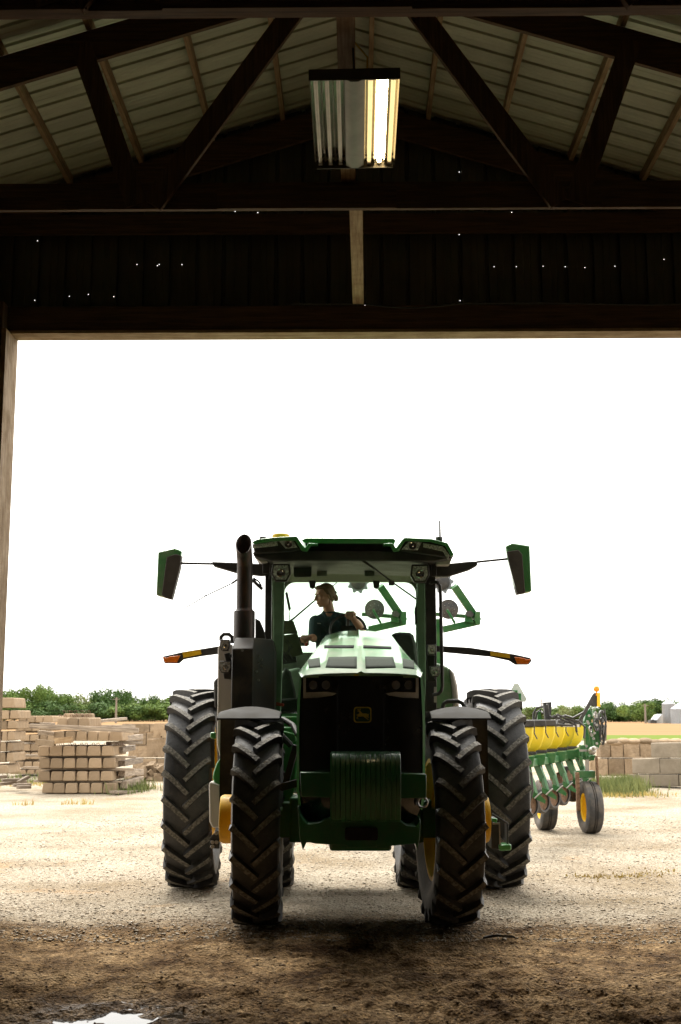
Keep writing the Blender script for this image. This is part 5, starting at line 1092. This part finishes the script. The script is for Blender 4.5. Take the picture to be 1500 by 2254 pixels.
# rusty loops on blocks
lm = MB()
for k in range(2):
    lm.tube([(-.05+.1*k, 0, 0), (-.07+.1*k, 0, .04), (-.02+.1*k, 0, .05), (.0+.1*k, 0, .0)],   .008, 5)
lo = lm.build('lifting_loop', M['rust'], None, o=(0, 0, 0)); 
locs = [(137+24.5*k, 1578, 28.5) for k in range(3)]+[(132+26*k, 1640.5, 28.5) for k in range(6)]+[(145+15*k, 1569, 29.5) for k in range(4)]
lbl = ['left', 'middle', 'right']
for k, (x, y, d) in enumerate(locs):
    o = lo if k == 0 else lo.copy()
    if k: COL.objects.link(o)
    o.location = P(x, y, d); tag(o, 'rusty loop on the ' + ('top row' if k < 3 else 'fourth row' if k < 9 else 'rearmost blocks') + ' of the front stack, ' + (lbl[k] if k < 3 else ordn[k-3] if k < 9 else ordn[k-9]), 'steel loop', 'rusty lifting loops')
# big blocks and far bunker wall on the left
def wall(name, rows_, d0, d1, label, mt, th=.6, d_at=None):
    root = thing(name, P((rows_[0][2][0]+rows_[0][2][-1])/2, rows_[0][1], d0), label, 'wall')
    for (y0, y1, xs_) in rows_:
        for a, b in zip(xs_, xs_[1:]):
            da, db = d_at(a), d_at(b); A = P(a, y1, da); Bq = P(b, y1, db); h = P(a, y0, da).z-A.z
            m = MB(); g_ = .008; v = (Bq-A).normalized(); A2 = A+v*g_; B2 = Bq-v*g_; hb = h-.012; j = random.uniform(-.02, .02)
            nr = Vector((-v.y, v.x, 0))
            A2 = A2+nr*j; B2 = B2+nr*j; up = Vector((0, 0, 1))
            m.prism([A2, B2, B2+up*hb, A2+up*hb], nr*th); m.build('block', M[mt], root, bevel=.02)
    return root
wall('bunker_wall', [(1669, 1692, [292, 345, 400]), (1640, 1667, [282, 335, 372, 410]), (1612, 1640, [282, 322, 360, 410]), (1592, 1612, [268, 330, 365, 410])], 42, 42, 'pale tan concrete bunker wall behind the block stacks', 'concrete', d_at=lambda x: 42)
for q, (a, b, y0, y1, lb) in enumerate(((338, 372, 1592, 1624, 'tall grooved concrete block standing on another beside the rear tyre'), (323, 368, 1627, 1667, 'wide tan grooved concrete block on the gravel beside the rear tyre'))):
    A = P(a, y1, 36); Bq = P(b, y1, 36); h = P(a, y0, 36).z-A.z; w = Bq.x-A.x; m = MB()
    m.prism([(0, 0, 0), (w*.42, 0, 0), (w*.5, .05, .06), (w*.58, 0, 0), (w, 0, 0), (w*1.0, 0, h*.9), (w*.93, 0, h), (w*.07, 0, h), (0, 0, h*.9)], (0, .6, 0)); m.bx(w*.33, w*.36, -.01, .02, 0, h*.8)
    o = m.build('grooved_block', M['concrete'], None, o=(0, 0, 0), bevel=.03); o.location = A; tag(o, lb, 'concrete block')
dw = lambda x: 31.2-(x-1430)*.008
wall('bunker_wall', [(1704, 1731, [1380, 1402, 1431, 1495, 1560]), (1669, 1703, [1391, 1454, 1520, 1590]), (1634, 1668, [1433, 1505, 1580])], 31, 31, 'grey brown block bunker wall at the right edge beyond the planter', 'concrete2', d_at=dw)
wall('bunker_wall', [(1669, 1708, [1300, 1340, 1376, 1405]), (1634, 1668, [1322, 1345, 1374, 1410, 1446])], 34, 34, 'paler sunlit section of concrete bunker wall just right of the planter', 'concrete', d_at=lambda x: 33.5)  # sunlight on this section is put into its lighter concrete
for q, (a, y) in enumerate(((1352, 1628), (1372, 1626), (1395, 1627), (1420, 1626), (1442, 1629), (1464, 1627), (1488, 1627), (1356, 1630), (1409, 1668))):
    m = MB(); m.ell((0, 0, 0), (.20, .18, .08)); o = m.build('concrete_lump', M['concrete'], None, o=(0, 0, 0)); o.location = P(a, y+5, 32.3); tag(o, 'rounded concrete key on top of the right bunker wall, ' + (ordn[q] if q < 8 else 'on the lower step'), 'concrete lump', 'keys along the wall top')
m = MB(); m.ppx([(1329, 1600), (1336, 1598), (1336, 1630), (1329, 1632)], 29, .3); tag(m.build('concrete_post', M['concrete'], None), 'slim tan concrete post behind the planter mast', 'post')
# rubble
vv = []; m = MB()
for k in range(230):
    px = random.gauss(335, 26); py = random.uniform(1668, 1704); 
    if px > 395 or px < 285: continue
    s = random.uniform(.04, .16); d = 34+random.uniform(0, 1.5); rr_ = Matrix.Rotation(random.random()*6, 3, 'Z') @ Matrix.Rotation(random.random()*6, 3, 'X'); p = P(px, py, d); p.z = -.12+max(0, (1704-py)/36*.35*math.exp(-((px-340)/40)**2))+.02
    h = [Vector((sx_*s*random.uniform(.6, 1.1), sy*s*random.uniform(.6, 1), sz*s*random.uniform(.5, .9))) for sx_ in (-1, 1) for sy in (-1, 1) for sz in (-1, 1)]
    m.add([p+rr_ @ q for q in h], [(0, 1, 3, 2), (4, 6, 7, 5), (0, 4, 5, 1), (2, 3, 7, 6), (0, 2, 6, 4), (1, 5, 7, 3)])
ob = m.build('rubble', M['concrete'], None, smooth=0, kind='stuff'); tag(ob, 'heap of broken pale concrete between the stacks and the rear tyre', 'rubble')
# ------------------------------------------------------------------ grass tufts
def tufts(name, spots, n_, h, m, label, spread=1.0):
    V_ = []; F_ = []
    for (px, py, d, sx_, sy) in spots:
        c_ = P(px, py, d)
        for k in range(n_):
            x = c_.x+random.gauss(0, sx_); y = d+random.gauss(0, sy); z = float(gz(x, y)) ; hh = h*random.uniform(.4, 1.1); a = random.random()*6.28; w = .010+.004*random.random(); lean = random.uniform(0, .5)*hh; q = random.random()*6.28
            b = len(V_); V_ += [(x-w*math.cos(a), y-w*math.sin(a), z), (x+w*math.cos(a), y+w*math.sin(a), z), (x+lean*.5*math.cos(q)+w*.6, y+lean*.5*math.sin(q), z+hh*.6), (x+lean*math.cos(q), y+lean*math.sin(q), z+hh)]; F_ += [(b, b+1, b+2), (b, b+2, b+3)]
    me = bpy.data.meshes.new(name); me.from_pydata(V_, [], F_); me.materials.append(m); o = bpy.data.objects.new(name, me); COL.objects.link(o); o['kind'] = 'stuff'; tag(o, label, 'grass')
gg = mat('tall_grass', (.19, .20, .06), .8, nscale=1.5, col2=(.09, .12, .03)); gy = mat('dry_grass', (.50, .40, .13), .85, nscale=2, col2=(.34, .24, .07))
tufts('tall_grass', [(1340, 1700, 28.5, .35, .5), (1330, 1690, 29.5, .4, .5), (1365, 1712, 29.2, .25, .3), (1385, 1720, 29.5, .15, .2), (1350, 1705, 30, .4, .4)], 480, .38, gg, 'tall green weeds in front of the right bunker wall')
tufts('dry_grass', [(1340, 1722, 27.5, .6, .3), (1380, 1732, 27.8, .5, .2), (1400, 1728, 28.2, .4, .2), (20, 1712, 32, 1.5, .6), (60, 1712, 32, .6, .5), (350, 1700, 31, 1.0, .6), ], 180, .10, gy, 'thin dry yellow grass sprouting in the gravel')
tufts('thin_grass', [(1450, 1925, 14.2, .25, .16), (1310, 1945, 13.8, .12, .10), (1390, 1940, 13.9, .14, .10)], 60, .035, gy, 'sparse short dry grass in the gravel right of the tractor')
tufts('dry_sprigs', [(55, 1760, 24.8, .10, .12), (155, 1760, 25.0, .09, .10), (190, 1762, 25, .07, .1)], 26, .13, gy, 'three dry orange sprigs in the gravel before the front block stack')
tufts('weeds', [(278, 1735, 29.2, .22, .5), (20, 1706, 33, 1.2, .3), (285, 1720, 30, .3, .4)], 500, .28, gg, 'low green weeds at the foot of the front block stack')
# ------------------------------------------------------------------ trees, poles, bins
def crown_mesh(seed, n_, mt, w=1, h=1, card=.09, bare=0):
    r = np.random.default_rng(seed); V_ = []; F_ = []
    K = 13; cen = np.stack([r.normal(0, .30*w, K), r.normal(0, .30*w, K), .25+.62*h*r.random(K)], -1); cr_ = .17+.17*r.random(K)
    cen[:, 0] *= (1.15-.6*np.clip(cen[:, 2]-.5, 0, 1)); 
    for k in range(n_):
        i = r.integers(K); v = r.normal(size=3); v /= np.linalg.norm(v); rad = cr_[i]*(r.random()**.33)*(1.08 if r.random() < .2 else 1)
        p = cen[i]+v*rad; a = r.normal(size=3); a /= np.linalg.norm(a); b = np.cross(a, v+.3*r.normal(size=3)); b /= np.linalg.norm(b); s = card*(.5+.8*r.random())/2; q = len(V_)
        V_ += [tuple(p-a*s-b*s*.6), tuple(p+a*s-b*s*.7), tuple(p+a*s*.8+b*s), tuple(p-a*s*.7+b*s*.8)]; F_.append((q, q+1, q+2, q+3))
    me = bpy.data.meshes.new('crown'); me.from_pydata(V_, [], F_); me.materials.append(mt); return me
crowns = {'mid': [crown_mesh(s, 4200, M['leafA'], card=.05) for s in (1, 2, 3)], 'dark': [crown_mesh(s, 4200, M['leafB'], card=.05) for s in (4, 5)], 'pale': [crown_mesh(s, 1500, M['leafC'], w=1.1, card=.045) for s in (6, 7)]}
tm = MB(); tm.tube([(0, 0, -.02), (.01, 0, .2), (-.01, .01, .5), (0, 0, .75)], [.035, .026, .018, .008], 7)
for a in (0, 2, 4.2): tm.tube([(0, 0, .3), (.1*math.cos(a), .1*math.sin(a), .45), (.24*math.cos(a), .24*math.sin(a), .62)], [.016, .011, .005], 5)
trunk_me = None
def tree(px, ytop, d, kind, wide, label, group):
    global trunk_me
    base = P(px, 1580, d); zt_ = P(px, ytop, d).z; H = zt_+.12
    t = thing('tree', (base.x, d, -.12), label, 'tree', group)
    c = bpy.data.objects.new('crown', random.choice(crowns[kind])); COL.objects.link(c); c.parent = t; c.scale = (H*wide, H*wide, H*1.02); c.rotation_euler.z = random.random()*6.28
    if trunk_me is None: o = tm.build('trunk', M['bark'], t, o=(0, 0, 0)); trunk_me = o.data
    else: o = bpy.data.objects.new('trunk', trunk_me); COL.objects.link(o); o.parent = t
    o.scale = (H*.8, H*.8, H)
LT = [(10, 1522, 'mid', 1.0), (32, 1518, 'mid', 1.0), (55, 1535, 'dark', 1.1), (78, 1515, 'mid', .95), (97, 1512, 'mid', 1.0), (118, 1532, 'dark', 1.2), (135, 1528, 'mid', 1.2), (152, 1537, 'mid', 1.2), (172, 1526, 'pale', 1.1), (185, 1530, 'pale', 1.2), (205, 1545, 'mid', 1.2), (222, 1524, 'dark', 1.0), (240, 1520, 'dark', 1.0), (256, 1521, 'dark', .9), (276, 1526, 'dark', .9), (296, 1544, 'mid', 1.3), (316, 1540, 'mid', 1.2), (328, 1532, 'dark', 1.0), (346, 1536, 'pale', 1.2), (362, 1537, 'mid', 1.2), (380, 1533, 'mid', 1.1), (402, 1535, 'mid', 1.1), (425, 1530, 'dark', 1.1), (450, 1534, 'mid', 1.1), (470, 1536, 'mid', 1.1)]
kd = {'mid': 'green leafy', 'dark': 'dark green', 'pale': 'sparse pale green'}
def ref(px):
    return 'beside the door jamb' if px < 60 else 'above the left block stacks' if px < 150 else 'above the front stack' if px < 235 else 'around the utility pole' if px < 300 else 'left of the rear tyre'
cnt = {}
def uniq(s):
    cnt[s] = cnt.get(s, 0)+1; return s if cnt[s] == 1 else s+', '+['', '', 'second', 'third', 'fourth', 'fifth', 'sixth', 'seventh', 'eighth', 'ninth', 'tenth', 'eleventh', 'twelfth', 'thirteenth', 'fourteenth', 'fifteenth', 'sixteenth'][cnt[s]]+' from the left there'
for px, yt, k, w in LT: tree(px, yt, 480+random.uniform(-25, 25), k, w*.82, uniq(kd[k]+' tree '+ref(px)), 'trees along the left horizon')
for i in range(26):
    px = -10+i*18.5; tree(px, 1552+random.uniform(-5, 6), 455+random.uniform(-10, 10), random.choice(('mid', 'dark')), 1.9, uniq('low bushy tree '+ref(px)), 'low trees along the left horizon')
RT = [(1150, 1560, 'mid', 1.6), (1166, 1558, 'pale', 1.6), (1184, 1556, 'mid', 1.6), (1205, 1560, 'mid', 1.8), (1228, 1554, 'mid', 1.5), (1246, 1554, 'pale', 1.5), (1264, 1553, 'mid', 1.5), (1285, 1558, 'dark', 1.5), (1326, 1560, 'dark', 1.2), (1340, 1549, 'dark', 1.3), (1356, 1547, 'dark', 1.2), (1370, 1556, 'mid', 1.3), (1384, 1560, 'mid', 1.3), (1398, 1553, 'mid', 1.3), (1412, 1546, 'mid', 1.3), (1428, 1547, 'mid', 1.2), (1440, 1543, 'dark', 1.2), (1450, 1545, 'mid', 1.1), (1468, 1542, 'dark', 1.2), (1490, 1550, 'mid', 1.3)]
def refr(px): return 'behind the planter hoses' if px < 1300 else 'right of the planter lamp' if px < 1392 else 'by the right utility pole and grain bins'
for px, yt, k, w in RT: tree(px, yt, 420+random.uniform(-15, 25), k, w, uniq(kd[k]+' tree '+refr(px)), 'trees along the right horizon')
for i in range(18):
    px = 1150+i*19; tree(px, 1571+random.uniform(-5, 2), 432, random.choice(('mid', 'dark')), 3.2, uniq('low bush '+refr(px)), 'bushes along the right horizon')
for px, yt, d, lb in ((257, 1535, 330, 'weathered utility pole before the left trees'), (1420, 1549, 330, 'pale utility pole before the right trees'), (1192, 1538, 500, 'thin distant pole above the planter hoses')):
    a = P(px, yt, d); m = MB(); m.tube([(a.x, d, -.15), (a.x, d, a.z)], [.30, .22], 8); m.beam((a.x-.9, d-.2, a.z-.5), (a.x+.9, d-.2, a.z-.5), .12, .14); tag(m.build('utility_pole', M['pole'], None), lb, 'pole')
def grainbin(px0, px1, yeave, ypk, d, lb):
    a = P(px0, 1580, d); b = P(px1, 1580, d); r = (b.x-a.x)/2; cx_ = (a.x+b.x)/2; ze = P(px0, yeave, d).z; zp_ = P(px0, ypk, d).z
    t = thing('grain_bin', (cx_, d, -.12), lb, 'grain bin')
    m = MB(); prof = []; nr = 14
    for k in range(nr): z = lerp(-.12, ze, k/nr); prof += [(z, r), (z+.03, r*1.012), (lerp(-.12, ze, (k+.94)/nr), r*1.012)]
    prof.append((ze, r)); m.lathe(prof, o=(cx_, d, 0), ax='Z', seg=36); m.build('bin_wall', M['galv'], t)
    m = MB(); m.lathe([(ze-.03, r*1.04), (lerp(ze, zp_, .85), r*.15), (lerp(ze, zp_, .85)+.1, r*.15), (zp_, .01)], o=(cx_, d, 0), ax='Z', seg=36); m.build('bin_roof', M['galv'], t)
    m = MB()
    for k in range(10): z = lerp(.3, ze, k/10); m.bx(cx_-r*.15, cx_+r*.12, d-r-.2, d-r-.1, z, z+.08)
    m.build('ladder', M['steel'], t)
grainbin(1459, 1487, 1549, 1539, 330, 'slim galvanised grain bin with a pointed roof at the right edge'); grainbin(1478, 1532, 1560, 1541, 318, 'wide galvanised grain bin cut off by the right edge of the picture')
t = thing('shed', (P(1450, 1590, 326).x, 326, -.12), 'small white shed with a sloping roof left of the grain bins', 'shed'); m = MB(); m.ppx([(1443, 1592), (1443, 1583), (1451, 1573), (1459, 1573), (1459, 1592)], 324, 5); m.build('wall', M['white'], t)
m = MB(); m.beam(P(1441, 1585, 323.5), P(1452, 1572, 323.5), 6, .15, up=(0, 0, 1)); m.build('roof', M['galv'], t)
m = MB(); m.ppx([(1432, 1592), (1432, 1585), (1446, 1586), (1446, 1592)], 322, 3); m.ppx([(1434, 1586), (1438, 1583), (1442, 1586)], 322, 2); tag(m.build('farm_trailer', M['black'], None), 'dark low farm trailer parked left of the white shed', 'trailer')
# dark scrap on the floor
gx = P(1095, 2077, 8.5); m = MB(); m.prism([(-.10, 0, .0), (-.03, .03, .012), (.04, -.02, .02), (.10, .01, .015), (.13, .03, .0), (.02, .09, .0), (-.08, .06, 0)], (0, 0, .012)); o = m.build('rubber_scrap', M['black'], None, o=(0, 0, 0), bevel=.003)
# ray to floor
v = CR @ Vector(((1095-IW/2)/F, (IH/2-2077)/F, -1)); tt = (-CAMZ)/v.z; o.location = (v.x*tt, v.y*tt, float(gz(v.x*tt, v.y*tt))+.008); tag(o, 'small crumpled black rubber scrap on the dirt floor', 'scrap')
for ob in bpy.data.objects:
    if '_o' in ob: del ob['_o']
